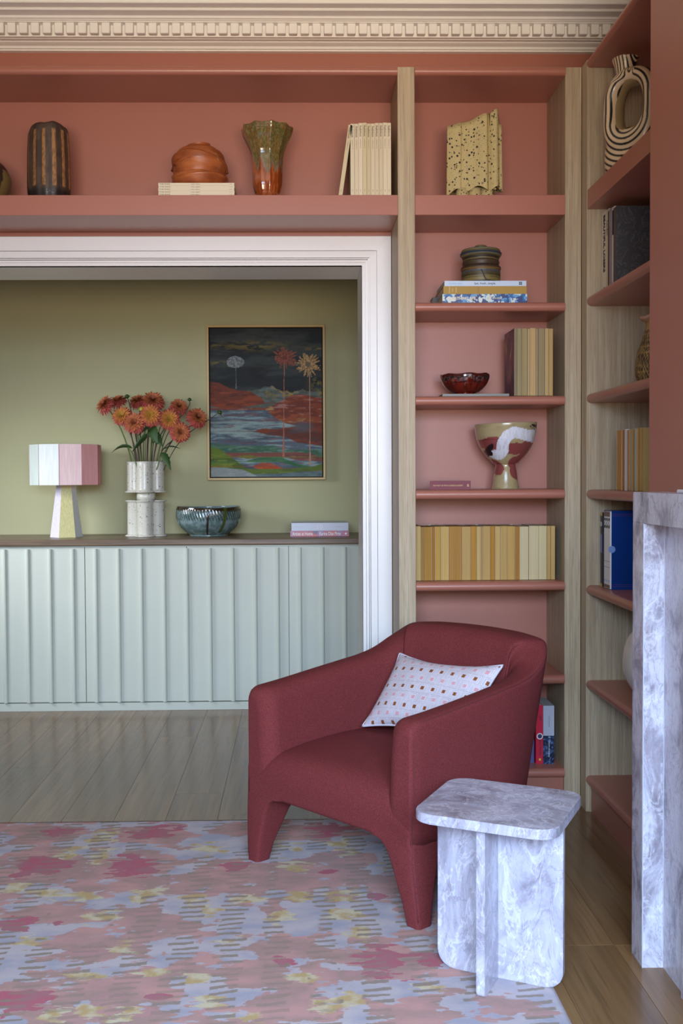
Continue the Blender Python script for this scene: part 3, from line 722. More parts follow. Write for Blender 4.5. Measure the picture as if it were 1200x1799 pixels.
# --- paperbacks (page edges outward) at the right of the third shelf
rs = random.Random(3)
ws = [.0125, .0175, .0230, .0085, .0245, .0105, .0245, .0160, .0165]
pcs = [(142, 128, 98), (158, 142, 106), (164, 144, 104), (184, 158, 116), (192, 162, 114), (166, 144, 106), (158, 140, 106), (188, 160, 112), (186, 152, 102)]
x = .8665
PBL = 'paperbacks standing with page edges outward, beside the red bowl'
for i, (wd, pc) in enumerate(zip(ws, pcs)):
    nm = ['paperback with dark pictorial cover facing the red bowl, page edges outward', 'second from the pictorial one', 'third from the pictorial one', 'fourth from the pictorial one', 'middle one of the nine', 'fourth from the oak post', 'third from the oak post', 'second from the oak post', 'nearest the oak post'][i]
    lb = nm if i == 0 else 'tan page-edged paperback beside the red bowl, '+nm
    e = book(lb, wd-.0006, .19, .264+rs.uniform(0, .003), [(70, 50, 62), (120, 100, 80), (96, 90, 78), (170, 140, 92), (140, 110, 80)][i % 5], pc, 'back', PBL, 'paperback', .0006)
    if i == 0:
        t = NT('pictorial_cover', .5); c = t.ramp(t.noise(t.co((18, 18, 7)), 1, 5, .6, 1.2), [(.36, (50, 36, 58)), (.5, (92, 56, 74)), (.62, (150, 78, 70)), (.72, (168, 140, 96))]); t.color(c)
        e.children[0].data.materials[0] = t.m
        place(e, T((x-.0125, 4.125, 1.6222)))
    else: place(e, T((x, 4.125+rs.uniform(0, .003), 1.6222)))
    if i: x += wd
e = lying('thin grey book lying under the red bowl', .573, 4.128, 1.6222+.0095, .0092, .19, .262, (120, 120, 112), (190, 176, 148))

# --- small red book on the fourth shelf
e = book('small maroon book with gold lettering lying left of the goblet vase', .0340, .125, .160, (142, 62, 74), (120, 98, 78), 'front', coverm=cm((118, 42, 54), .6), ct=.0015)
place(e, T((.5235, 4.14, 1.2563+.0340)) @ RZ(-9) @ LIE)
local(text('THE PARTY OF FIFTH CONDOR & RUPERT', .0072, (.0180, -.0005, .012), SPR, gold_i, e, sx=.86)); local(text('&', .014, (.0175, -.0005, .145), SPR, gold_i, e))

# --- row of page-edged paperbacks on the fifth shelf
edges = [730.0, 740.2, 746.5, 759, 766, 775, 790, 812, 828, 838, 845, 850, 862.5, 870, 880, 892, 905, 914, 929.5, 947, 961.5, 968, 976]
tones = [(187, 160, 108), (158, 120, 70), (166, 126, 62), (160, 112, 58), (188, 148, 78), (196, 160, 100), (172, 128, 70), (188, 152, 98), (182, 132, 62), (198, 164, 108), (172, 134, 82), (188, 152, 96), (178, 128, 56), (196, 162, 106), (186, 152, 94), (192, 154, 90), (168, 120, 60), (206, 186, 146), (208, 188, 148), (206, 188, 144), (192, 154, 94), (196, 160, 102)]
k0 = (1.0275-.4665)/(976-730)
names_l = ['leftmost', 'second from left', 'third from left', 'fourth from left', 'fifth from left', 'sixth from left', 'seventh from left', 'eighth from left', 'ninth from left', 'tenth from left', 'eleventh from left']
names_r = ['rightmost', 'second from right', 'third from right', 'fourth from right', 'fifth from right', 'sixth from right', 'seventh from right', 'eighth from right', 'ninth from right', 'tenth from right', 'eleventh from right']
nb = len(edges)-1
for i in range(nb):
    a = .4675+(edges[i]-730)*k0; b = .4675+(edges[i+1]-730)*k0
    nm = names_l[i] if i < 11 else names_r[nb-1-i]
    cc = rs.choice([(150, 120, 90), (90, 70, 66), (214, 206, 190), (110, 96, 84), (170, 140, 100)])
    adj = 'pale cream' if 17 <= i <= 19 else 'honey-coloured'
    e = book('%s paperback in the long row below the goblet vase, %s' % (adj, nm), b-a-.0005, .135, .2165+rs.uniform(-.0015, .0015)+(.003 if i == 0 else 0), cc, tones[i], 'back', 'page-edged paperbacks in the long row', 'paperback', .0005)
    place(e, T((a, 4.172+rs.uniform(0, .003), .8932)))

# --- books low in the bay, right of the chair
cosmos = NT('inky_blue_cover', .35); c = cosmos.ramp(cosmos.noise(cosmos.co((60, 60, 60)), 1, 4, .6, 1.8), [(.42, (20, 26, 44)), (.52, (40, 56, 92)), (.60, (120, 150, 196)), (.66, (26, 34, 60))]); cosmos.color(c)
e = book('navy and white spined book beside the corner oak post, low behind the armchair', .044, .17, .235, (190, 190, 200), (200, 196, 190), 'front', coverm=cm((188, 190, 204), .4))
place(e, T((.984, 4.185, .1503)))
o = local(box('lower_spine', -.0004, .0444, -.0006, .001, 0, .114, cosmos.m, e)); o['label'] = 'navy lower half of the spine'
local(text('Universal Atlas', .0075, (.024, -.0005, .195), DOWNF, ink_b, e)); local(text('52', .0085, (.024, -.0010, .108), FRONT, ink_w, e, align='CENTER')); local(text('Histoire de Science', .0085, (.024, -.0010, .094), DOWNF, ink_w, e))
e = book('bright red book between the armchair and the navy-and-white book', .0285, .165, .237, (206, 38, 66), (220, 210, 196), 'front', coverm=cm((206, 38, 66), .35))
place(e, T((.9545, 4.185, .1503)))
local(text('JEAN MICHEL', .012, (.017, -.0005, .098), DOWNF, ink, e, sx=.9)); local(text('LIFE', .014, (.017, -.0005, .20), DOWNF, ink, e))
me = bpy.data.meshes.new('round_emblem'); bm = bmesh.new(); bmesh.ops.create_circle(bm, cap_ends=True, radius=.0125, segments=24, matrix=T((.0155, -.0006, .112)) @ RX(90)); bm.to_mesh(me); bm.free(); local(put('round_emblem', me, e, ink_w))
me = bpy.data.meshes.new('emblem_centre'); bm = bmesh.new(); bmesh.ops.create_circle(bm, cap_ends=True, radius=.0090, segments=24, matrix=T((.0155, -.0009, .112)) @ RX(90)); bm.to_mesh(me); bm.free(); local(put('emblem_centre', me, e, cm((60, 50, 90))))
local(box('yellow_logo', .012, .020, -.0006, 0, .014, .022, cm((220, 190, 50)), e))
e = book('slate blue book lying on its edge behind the armchair, left of the red book', .06, .12, .238, (84, 90, 140), (200, 196, 190), 'front'); place(e, T((.89, 4.20, .1503)))

# --- alcove, second shelf down: spines face the room (-X), thickness runs along Y
SIDE = RZ(-90)        # local x -> -Y , local y(depth) -> +X
def side_book(label, X, Y, Z, t, d, h, c, spine='front', pages=(216, 198, 160), group=None, m=None, name='book', ct=.001, jitter=0):
    e = book(label, t, d, h, c, pages, spine, group, name, ct, 'X', coverm=m); place(e, T((X+jitter, Y, Z)) @ SIDE); return e
Z2 = 1.9963
e = side_book('white book with black lettering down its spine, leftmost on the alcove shelf', 1.172, 4.032, Z2, .056, .24, .312, (222, 212, 190)); local(text('BEAUTIFUL LOSERS', .030, (.030, -.0005, .300), DOWNF, ink, e, sx=.84, bold=.001)); local(box('publisher_mark', .018, .042, -.0005, 0, .014, .026, ink, e))
e = side_book('cream and black spined book, second from the left on the alcove shelf', 1.172, 3.975, Z2, .034, .23, .31, (206, 190, 150)); local(text('London', .018, (.012, -.0005, .27), DOWNF, ink, e)); local(box('black_band', .023, .034, -.0006, .0, .0, .300, dark_gap, e))
e = side_book('mauve-grey spined book with a thin red line, on the alcove shelf', 1.172, 3.940, Z2, .036, .23, .305, (140, 134, 150)); local(box('red_line', .004, .008, -.0006, 0, .03, .24, cm((150, 50, 60)), e))
e = side_book('black and white spined book just left of the big dark book', 1.172, 3.903, Z2, .028, .23, .302, (206, 200, 190)); local(box('black_patch', .004, .022, -.0006, 0, .20, .29, dark_gap, e))
dk = NT('charcoal_line_drawing_cover', .5); v = dk.math('ABSOLUTE', dk.math('SUBTRACT', dk.noise(dk.co((14, 14, 14)), 1, 7, .6, 2.5), .5)); dk.color(dk.mix(dk.ramp(v, [(0, (150, 150, 150)), (.02, (0, 0, 0))]), (62, 60, 62), (150, 146, 142)))
e = side_book('big dark grey book with a pale line drawing on its cover, facing the room', 1.168, 3.872, Z2, .036, .25, .292, (62, 60, 62), m=dk.m)
# third shelf: dashed pot ; fourth shelf: thin page-edged books
Z4 = 1.2553
seq = [(.056, (196, 150, 92), (160, 130, 90)), (.018, (204, 160, 96), (200, 150, 90)), (.020, (190, 150, 100), (92, 40, 66)), (.014, (220, 208, 190), (224, 216, 206)), (.014, (222, 212, 198), (222, 210, 196)), (.024, (200, 158, 100), (120, 90, 110)),
       (.032, (196, 168, 122), (180, 150, 110)), (.028, (186, 146, 96), (170, 140, 100)), (.012, (170, 200, 190), (140, 196, 190)), (.016, (206, 176, 130), (190, 160, 110)), (.03, (190, 150, 90), (180, 150, 90)), (.03, (196, 160, 100), (180, 150, 90))]
sl = ['thick tan paperback at the left end', 'slim tan paperback, second from the left', 'tan book with a dark plum edge', 'thin off-white booklet, left of the pair', 'thin off-white booklet, right of the pair', 'tan book with a lilac printed strip', 'wide pale tan book left of the mint booklet', 'brown tan book touching the mint booklet', 'thin mint green booklet', 'slim tan book right of the mint booklet', 'tan book partly hidden by the chimney breast', 'tan book mostly hidden by the chimney breast']
Y = 3.800
for i, (wd, pc, cc) in enumerate(seq):
    e = side_book('%s, above the blue slipcase' % sl[i], 1.160, Y, Z4, wd-.0006, .16, .213+rs.uniform(0, .004), cc, 'back' if i not in (3, 4, 8) else 'front', pc, 'slim books on the fourth alcove shelf', ct=.0016 if i == 2 else .0008)
    Y -= wd
# fifth shelf: blue slipcase with its magazines
Z5 = .8853
bs = thing('slipcase', 'glossy royal blue slipcase open towards the room in the alcove', 'box', (1.16, 3.87, Z5))
blue = cm((16, 54, 122), .22)
bm = bmesh.new(); X0, X1, Ya, Yb, H5 = 1.163, 1.40, 3.868, 3.966, .293
add_box(bm, X0, X1, Ya, Ya+.002, Z5, Z5+H5); add_box(bm, X0, X1, Yb-.002, Yb, Z5, Z5+H5); add_box(bm, X0, X1, Ya+.002, Yb-.002, Z5, Z5+.002); add_box(bm, X0, X1, Ya+.002, Yb-.002, Z5+H5-.002, Z5+H5); add_box(bm, X1-.002, X1, Ya+.002, Yb-.002, Z5+.002, Z5+H5-.002)
bm_obj('case', bm, bs, blue)
me = bpy.data.meshes.new('thumb_notch'); bm = bmesh.new(); bmesh.ops.create_circle(bm, cap_ends=True, radius=.013, segments=24, matrix=T((X0+.001, Ya-.0006, Z5+.150)) @ RX(90)); bm.to_mesh(me); bm.free(); put('thumb_notch', me, bs, cm((120, 150, 205)))
for zz in (.274, .280, .012, .018): box('red_line', X0, X1, Ya-.0005, Ya-.0001, Z5+zz, Z5+zz+.0008, cm((110, 50, 96)), bs)
ml = ['nearest the blue side wall', 'second from the blue side wall', 'third from the blue side wall']
for i in range(3):
    e = side_book('white magazine in the blue slipcase, '+ml[i], 1.158, 3.896+.025*i, Z5+.0025, .0235, .21, .287, (226, 222, 220), group='magazines in the blue slipcase', name='magazine')
    local(box('title_box', .004, .020, -.0006, 0, .225, .262, ink, e)); local(text('D', .026, (.0122, -.0008, .243), FRONT, ink_w, e, align='CENTER'))
    local(box('brown_head', .0, .0235, -.0006, 0, .268, .286, cm((120, 92, 82)), e)); local(box('brown_foot', .0, .0235, -.0006, 0, .002, .014, cm((120, 92, 82)), e))
    local(box('blue_mark', .008, .014, -.0006, 0, .024, .032, cm((40, 130, 210)), e)); local(box('grey_line', .004, .018, -.0006, 0, .10, .102, ink_b, e)); local(box('grey_line', .004, .018, -.0006, 0, .078, .080, ink_b, e))
e = side_book('black magazine with yellow ends and a violet patch, left of the blue slipcase', 1.160, 4.000, Z5, .022, .21, .283, (40, 36, 40), name='magazine')
local(box('violet_patch', .002, .018, -.0006, 0, .13, .20, cm((120, 120, 190)), e)); local(box('yellow_end', .0, .020, -.0006, 0, .27, .283, cm((206, 164, 50)), e)); local(box('yellow_end', .0, .020, -.0006, 0, 0, .012, cm((206, 164, 50)), e)); local(text('D', .024, (.011, -.0008, .238), FRONT, ink_w, e, align='CENTER'))
e = side_book('grey book with dark bands on its spine, right of the blue slipcase beside the marble', 1.19, 3.655, Z5, .04, .2, .25, (150, 134, 130))
for q in range(7): local(box('dark_band', .0, .04, -.0006, 0, .03+.03*q, .036+.03*q, ink, e))

# --- two books on the sideboard
e = lying('pink spined book with white lettering, lower of two on the sideboard', -.0395, 6.02, ZT+.0003+.0325, .0320, .25, .336, (190, 120, 140), m=None)
sp = NT('pink_art_spine', .4); sp.color(sp.ramp(sp.noise(sp.co((9, 9, 9)), 1, 2, .4, .5), [(.40, (172, 134, 172)), (.5, (184, 110, 130)), (.60, (214, 108, 104))])); e.children[0].data.materials[0] = sp.m
local(text('Artists at Home', .0265, (.0165, -.0007, .012), SPR, ink_w, e, sx=.67, bold=.0004)); local(text('Karina Dias Pires', .0265, (.0165, -.0007, .166), SPR, ink_w, e, sx=.67, bold=.0004))
me = bpy.data.meshes.new('round_logo'); bm = bmesh.new(); bmesh.ops.create_circle(bm, cap_ends=True, radius=.006, segments=20, matrix=T((.0165, -.0006, .318)) @ RX(90)); bm.to_mesh(me); bm.free(); local(put('round_logo', me, e, ink_w))
local(box('grey_spot', .001, .016, -.0005, 0, .130, .158, cm((128, 118, 138)), e))
e = lying('thick pale lilac book numbered 10, upper of two on the sideboard', -.0325, 6.02, ZT+.0329+.0455, .0450, .25, .326, (206, 208, 222))
local(text('10', .036, (.0235, -.0006, .143), SPR, ink_w, e, sx=1.0)); local(box('grey_rule', .022, .0226, -.0004, 0, .02, .07, ink_b, e)); local(box('grey_rule', .022, .0226, -.0004, 0, .245, .295, ink_b, e))

# ================================================================== PICTURE
def picture():
    x0, x1, z0, z1 = -.541, .1745, 1.290, 2.226
    t = thing('painting', 'landscape painting of dark sky and palms in a thin gold frame', 'painting', ((x0+x1)/2, 6.44, z0))
    gold = plain('gold_frame', (206, 172, 104), .4, 14)
    fw, y0, y1 = .0125, 6.402, 6.449
    box('frame_bar', x0, x1, y0, y1, z0, z0+fw, gold, t, bev=.001); box('frame_bar', x0, x1, y0, y1, z1-fw, z1, gold, t, bev=.001)
    box('frame_bar', x0, x0+fw, y0, y1, z0+fw, z1-fw, gold, t, bev=.001); box('frame_bar', x1-fw, x1, y0, y1, z0+fw, z1-fw, gold, t, bev=.001)
    box('backing', x0+fw, x1-fw, 6.43, 6.448, z0+fw, z1-fw, dark_gap, t)
    a0, a1, b0, b1 = x0+.019, x1-.019, z0+.019, z1-.019
    n, m = 300, 390
    S, Q = np.meshgrid(np.linspace(0, 1, n), np.linspace(1, 0, m))      # s to the right, q downwards 0..1
    # painted picture, measured on the canvas: px = 0..775, py = 0..1040
    x, y = S*775, Q*1040
    N = lambda sx, sy, o=4, s=0: fbm(x/sx+s, y/sy+s*1.3, o)
    col = np.zeros(x.shape+(3,))+C((44, 48, 50))
    col = blend(col, sm(.42, .7, N(260, 60, 4))*.7, (72, 78, 76)); col = blend(col, sm(.5, .7, N(170, 40, 4, 5))*.5, (34, 34, 36))
    for cx, cy, w_, h_ in ((60, 120, 90, 12), (740, 140, 90, 12), (60, 240, 70, 16), (300, 120, 200, 30)):
        col = blend(col, np.exp(-(((x-cx)/w_)**2+((y-cy)/h_)**2))*sm(.4, .6, N(40, 14, 3, cx))*.9, (128, 112, 58))
    wv = lambda amp, l, s: (fbm(x/l+s, y*0+s, 3)-.5)*amp
    # olive cloud line
    hz_ = 440-50*np.exp(-((x-60)/70)**2)-38*np.exp(-((x-400)/90)**2)+wv(44, 90, 2)+8*np.abs(np.sin(x/17))
    m1 = sm(-6, 8, y-hz_); col = blend(col, m1, (86, 96, 88)); col = blend(col, m1*sm(.46, .62, N(40, 26, 4, 3))*np.exp(-np.clip(y-hz_, 0, None)/45), (176, 142, 60)); col = blend(col, m1*sm(.45, .6, N(60, 20, 4, 9))*.5, (120, 130, 128))
    col = blend(col, np.exp(-(((x-745)/60)**2+((y-390)/60)**2)*1.4)*sm(.42, .55, N(26, 26, 4, 4)), (118, 108, 66))
    # base of river
    hz2 = 560+wv(60, 140, 6); m2 = sm(-8, 8, y-hz2); rv = blend(np.zeros(x.shape+(3,))+C((98, 110, 124)), sm(.4, .6, N(150, 18, 5, 1)), (146, 168, 172)); rv = blend(rv, sm(.50, .70, N(120, 22, 5, 4))*.8, (72, 82, 96)); rv = blend(rv, sm(.52, .72, N(200, 30, 5, 7))*.85, (166, 190, 184)); rv = blend(rv, sm(.6, .7, N(150, 14, 4, 12))*.7, (120, 88, 92))
    col = col*(1-m2[..., None])+rv*m2[..., None]
    def hill(fn_top, fn_bot, c, c2, c3, s, soft=5):
        nonlocal col
        tp, bt = fn_top(x), fn_bot(x); m = sm(-soft, soft, y-tp)*sm(-soft, soft, bt-y)*(bt > tp)
        body = blend(np.zeros(x.shape+(3,))+C(c), sm(.45, .62, N(90, 22, 5, s)), c2); body = blend(body, sm(.58, .72, N(70, 14, 5, s+3))*.8, c3)
        col = col*(1-m[..., None])+body*m[..., None]
    it = lambda X_, Y_: (lambda q: np.interp(q, X_, Y_))
    hill(it([0, 60, 130, 190, 280, 360, 378], [372, 378, 415, 432, 440, 490, 520]), it([0, 90, 200, 290, 360, 378], [540, 560, 558, 540, 530, 524]), (122, 62, 46), (150, 74, 50), (92, 50, 44), 2)
    hill(it([395, 470, 560, 640, 700, 775], [560, 520, 470, 460, 475, 490]), it([395, 470, 560, 660, 775], [570, 610, 640, 660, 672]), (150, 74, 48), (124, 60, 46), (176, 130, 120), 5)
    hill(it([378, 420, 500, 620, 775], [555, 545, 575, 600, 640]), it([378, 440, 520, 640, 775], [560, 620, 665, 690, 700]), (158, 82, 52), (120, 60, 46), (190, 150, 100), 8)
    hill(it([305, 360, 460, 560, 640, 775], [720, 700, 705, 690, 680, 690]), it([305, 400, 520, 600, 700, 775], [722, 745, 760, 800, 815, 828]), (112, 62, 50), (142, 70, 50), (90, 74, 76), 11)
    col = blend(col, np.exp(-(((x-640)/75)**2+((y-690)/38)**2)**2)*.85, (96, 98, 104))
    # green bands
    hill(it([0, 100, 240, 440, 520], [800, 812, 822, 820, 850]), it([0, 200, 400, 520], [840, 890, 900, 905]), (72, 112, 88), (96, 132, 104), (120, 150, 140), 14, 9)
    hill(it([520, 600, 700, 775], [870, 868, 880, 905]), it([520, 600, 700, 775], [905, 925, 930, 935]), (140, 84, 72), (120, 74, 68), (170, 110, 90), 17)
    hill(it([0, 60, 140, 260, 420, 470], [832, 842, 900, 985, 1040, 1040]), it([0, 120, 250, 420, 470], [985, 985, 1012, 1040, 1045]), (110, 132, 46), (84, 108, 44), (140, 156, 62), 20)
    hill(it([185, 260, 330], [895, 884, 900]), it([185, 260, 330], [900, 915, 905]), (128, 124, 52), (110, 120, 50), (140, 130, 60), 23)
    hill(it([240, 330, 480, 620, 775], [930, 905, 900, 955, 985]), it([240, 330, 480, 620, 775], [935, 940, 935, 980, 1000]), (62, 110, 76), (84, 128, 84), (60, 100, 80), 26)
    hill(it([285, 350, 420, 510], [965, 942, 945, 985]), it([285, 380, 450, 510], [968, 1005, 1020, 1020]), (182, 78, 44), (150, 84, 70), (196, 100, 60), 29)
    hill(it([500, 600, 700, 775], [985, 980, 975, 950]), it([500, 600, 700, 775], [1022, 1015, 1005, 1000]), (104, 122, 50), (90, 110, 48), (130, 140, 66), 32)
    hill(it([440, 560, 775], [1022, 1012, 1000]), it([440, 775], [1045, 1045]), (90, 110, 116), (110, 130, 130), (76, 96, 104), 35)
    hill(it([0, 100, 220, 330], [972, 975, 990, 1038]), it([0, 330], [1045, 1045]), (156, 164, 160), (146, 156, 156), (168, 174, 168), 38)
    # palms and puff tree
    def trunk(xa, ya, xb, yb, w_, c):
        nonlocal col
        tt = (y-ya)/(yb-ya); xc = xa+(xb-xa)*tt; ww = w_*(.7+.9*np.clip(tt, 0, 1)**6*2)
        col = blend(col, (np.abs(x-xc) < ww)*(tt > 0)*(tt < 1)*(.65+.35*sm(.4, .5, N(6, 9, 2, 1))), c)
    trunk(178, 270, 180, 420, 3, (110, 118, 122)); trunk(515, 220, 505, 900, 3.4, (192, 116, 92)); trunk(690, 300, 690, 960, 3.2, (196, 150, 134))
    r = np.sqrt(((x-175)/62)**2+((y-235)/42)**2); col = blend(col, (r < 1+.18*(N(9, 9, 2, 2)-.5))*(.35+.6*sm(.42, .56, N(7, 7, 2, 8))), (150, 156, 158))
    def burst(cx, cy, r0, c, c2, k, s, drop=0):
        nonlocal col
        dx, dy = x-cx, (y-cy); rr = np.hypot(dx, dy*1.08); an = np.arctan2(dy, dx)
        L = r0*(.50+.50*np.abs(np.sin(an*k*.8+s+1.6*np.sin(an*3+s))))*(.70+.6*N(16, 16, 2, s))
        m = (rr < L); tex = sm(.40, .56, N(6, 6, 2, s)); col = blend(col, m*(.35+.65*tex), c); col = blend(col, m*(rr < r0*.22)*.8, c2)
    burst(518, 205, 82, (158, 84, 66), (110, 60, 48), 7, 1.3); burst(680, 252, 86, (206, 164, 110), (92, 92, 84), 9, 2.1)
    col = col*(.86+.28*N(5, 5, 2, 44)[..., None])*.82
    me = grid_mesh('canvas', a0+(a1-a0)*S, np.full(S.shape, 6.4195), b0+(b1-b0)*(1-Q), col=col)
    put('canvas', me, t, vcol_mat('oil_paint', .6, bump=.15, bscale=120, spec=.2), True)
    box('canvas_edge', a0, a1, 6.42, 6.4299, b0, b1, dark_gap, t)
picture()

# ================================================================== TABLE LAMP
def poly_ring(n, r, rot): return [(r*math.cos(2*math.pi*k/n+rot), r*math.sin(2*math.pi*k/n+rot)) for k in range(n)]
def woven(name, c, c2):
    t = NT(name, .85, .2); f = t.noise(t.co((500, 500, 8)), 1, 3); t.color(t.mix(t.ramp(f, [(.38, (0, 0, 0)), (.62, (255, 255, 255))]), c, c2)); t.bump(f, .3, .001); return t.m
lampT = thing('table_lamp', 'table lamp with panelled white and pink shade on a tapering pale base', 'lamp', (-1.347, 6.17, ZT))
lc = {'white': woven('shade_white', (232, 232, 228), (210, 214, 212)), 'grey': woven('shade_grey', (212, 218, 208), (190, 198, 190)), 'blush': woven('shade_blush', (255, 226, 222), (242, 204, 203)), 'rose': woven('shade_rose', (252, 188, 184), (240, 164, 164)),
      'lilac': woven('base_lilac', (228, 218, 226), (208, 198, 212)), 'sand': woven('base_sand', (218, 210, 158), (196, 188, 130)), 'plum': plain('shade_piping', (168, 108, 122), .7)}
def facet(name, cx, cy, p, q, r0, r1, z0, z1, mat, par, th=.002):
    bm = bmesh.new()
    f = lambda P, s, z, k: bm.verts.new((cx+P[0]*s*k, cy+P[1]*s*k, z))
    A = [f(p, r0, z0, 1), f(q, r0, z0, 1), f(q, r1, z1, 1), f(p, r1, z1, 1)]; B = [f(p, r0, z0, .975), f(q, r0, z0, .975), f(q, r1, z1, .975), f(p, r1, z1, .975)]
    bm.faces.new(A); bm.faces.new(B[::-1])
    for i in range(4): bm.faces.new((A[i], B[i], B[(i+1) % 4], A[(i+1) % 4]))
    return bm_obj(name, bm, par, mat)
LX, LY = -1.347, 6.17
ang = [-88+36*k for k in range(10)]
Rs = .2055
cols = ['blush', 'rose', 'rose', 'blush', 'blush', 'white', 'grey', 'grey', 'grey', 'white']
zs0, zs1 = ZT+.3035, ZT+.5355
for i in range(10):
    p = (math.cos(R(ang[i])), math.sin(R(ang[i]))); b = ang[(i+1) % 10]; q = (math.cos(R(b)), math.sin(R(b)))
    facet('shade_panel', LX, LY, p, q, Rs, Rs, zs0, zs1, lc[cols[i]], lampT)['label'] = {'blush': 'pale pink shade panel', 'rose': 'rose pink shade panel', 'white': 'white shade panel', 'grey': 'grey-white shade panel'}[cols[i]]
    tube('panel_seam', [(LX+p[0]*Rs, LY+p[1]*Rs, zs0), (LX+p[0]*Rs, LY+p[1]*Rs, zs1)], .0013, lc['plum'], lampT, 5, 1)
bang = [-120, -60, 0, 60, 120, 180]; bc = ['sand', 'white', 'lilac', 'sand', 'white', 'lilac']
bang = [-105, -45, 15, 75, 135, 195]
for i in range(6):
    p = (math.cos(R(bang[i])), math.sin(R(bang[i]))); b = bang[(i+1) % 6]; q = (math.cos(R(b)), math.sin(R(b)))
    facet('base_panel', LX, LY, p, q, .093, .050, ZT, zs0+.03, lc[['sand', 'white', 'lilac', 'sand', 'white', 'lilac'][i]], lampT)
tube('stem', [(LX, LY, zs0), (LX, LY, zs1-.03)], .006, plain('brass', (170, 140, 80), .3, metal=1), lampT, 10, 1)
lathe('bulb', [(.0, 0), (.012, .002), (.014, .02), (.026, .05), (.03, .075), (.018, .10), (.0, .106)], plain('bulb_glass', (240, 238, 230), .2), lampT, (LX, LY, zs0+.04), 20)
for a in (0, 120, 240): tube('shade_spider', [(LX, LY, zs1-.03), (LX+math.cos(R(a))*Rs*.97, LY+math.sin(R(a))*Rs*.97, zs1-.012)], .0015, plain('brass_wire', (170, 140, 80), .3, metal=1), lampT, 5, 1)

# ================================================================== SPECKLED CLUSTER VASE ON THE SIDEBOARD
def speckle_mat(name, base, spot, scale, thr=.66, rough=.4, coat=.3, big=None):
    t = NT(name, rough, .5, coat=coat); co = t.co()
    v = t.n('ShaderNodeTexVoronoi'); t.l(co, v.inputs['Vector']); v.inputs['Scale'].default_value = scale; v.inputs['Randomness'].default_value = 1
    sep = t.n('ShaderNodeSeparateColor'); t.l(v.outputs['Color'], sep.inputs[0])
    size = t.math('MULTIPLY_ADD', sep.outputs[0], .5, -.12 if big is None else big)
    m = t.math('LESS_THAN', t.math('ADD', v.outputs['Distance'], t.math('MULTIPLY_ADD', t.noise(co, scale*3, 2), .2, -.1)), size)
    m = t.math('MULTIPLY', m, t.math('GREATER_THAN', sep.outputs[1], thr))
    f = t.noise(co, 20, 4); c = t.mix(f, base, tuple(max(v-14, 0) for v in base))
    v2 = t.n('ShaderNodeTexVoronoi'); t.l(co, v2.inputs['Vector']); v2.inputs['Scale'].default_value = scale*2.1
    s2 = t.n('ShaderNodeSeparateColor'); t.l(v2.outputs['Color'], s2.inputs[0])
    m2 = t.math('MULTIPLY', t.math('LESS_THAN', v2.outputs['Distance'], t.math('MULTIPLY', s2.outputs[0], .38)), t.math('GREATER_THAN', s2.outputs[1], thr))
    c = t.mix(t.math('MULTIPLY', m2, .8), c, tuple((a+b)//2 for a, b in zip(spot, base)))
    t.color(t.mix(m, c, spot)); return t.m
spk = speckle_mat('white_speckled_glaze', (216, 211, 196), (44, 38, 36), 115, .50)
VX, VY = -.884, 6.20
vs = thing('speckled_cluster_vase', 'white speckled vase of clustered tubes holding the dahlias', 'vase', (VX, VY, ZT))
sc_ = 6.20/1850
def can(name, cx, cy, r, z0, z1, flare_at, par, open_top=False):
    fl = .012
    if flare_at == 'bottom': prof = [(.0, z0), (r+fl, z0), (r+fl+.001, z0+.003), (r+fl, z0+.006), (r+.001, z0+.010), (r, z0+.02), (r-.0015, z1-.02), (r-.001, z1-.003), (r-.004, z1)]
    else: prof = [(.0, z0), (r, z0), (r, z0+.01), (r-.001, z1-.02), (r+.001, z1-.011), (r+fl, z1-.006), (r+fl+.001, z1-.003), (r+fl, z1), (r-.006, z1)]
    if open_top: prof += [(r-.006, z1-.003), (r-.007, z0+.03), (0, z0+.03)]
    else: prof += [(0, z1)]
    return lathe(name, prof, spk, par, (cx, cy, 0), 40, sub=1)
zA = (ZT+.0005, ZT+.211, ZT+.2565, ZT+.4375)
for k, (dx, dy) in enumerate([(0, -.058), (-.068, -.012), (.066, -.010), (-.036, .055), (.040, .055)]):
    r = .046 if k == 0 else .042
    can('lower_tube', VX+dx, VY+dy, r, zA[0], zA[1], 'top', vs); 
    lathe('foot_flange', [(0, 0), (r+.013, 0), (r+.014, .003), (r+.012, .006), (r, .012), (0, .012)], spk, vs, (VX+dx, VY+dy, zA[0]), 40, sub=1)
    can('upper_tube', VX+dx, VY+dy, r, zA[2], zA[3], 'bottom', vs, True)
lathe('neck', [(.0, zA[1]), (.054, zA[1]), (.054, zA[2]), (0, zA[2])], spk, vs, (VX, VY-.015, 0), 40, sub=1)

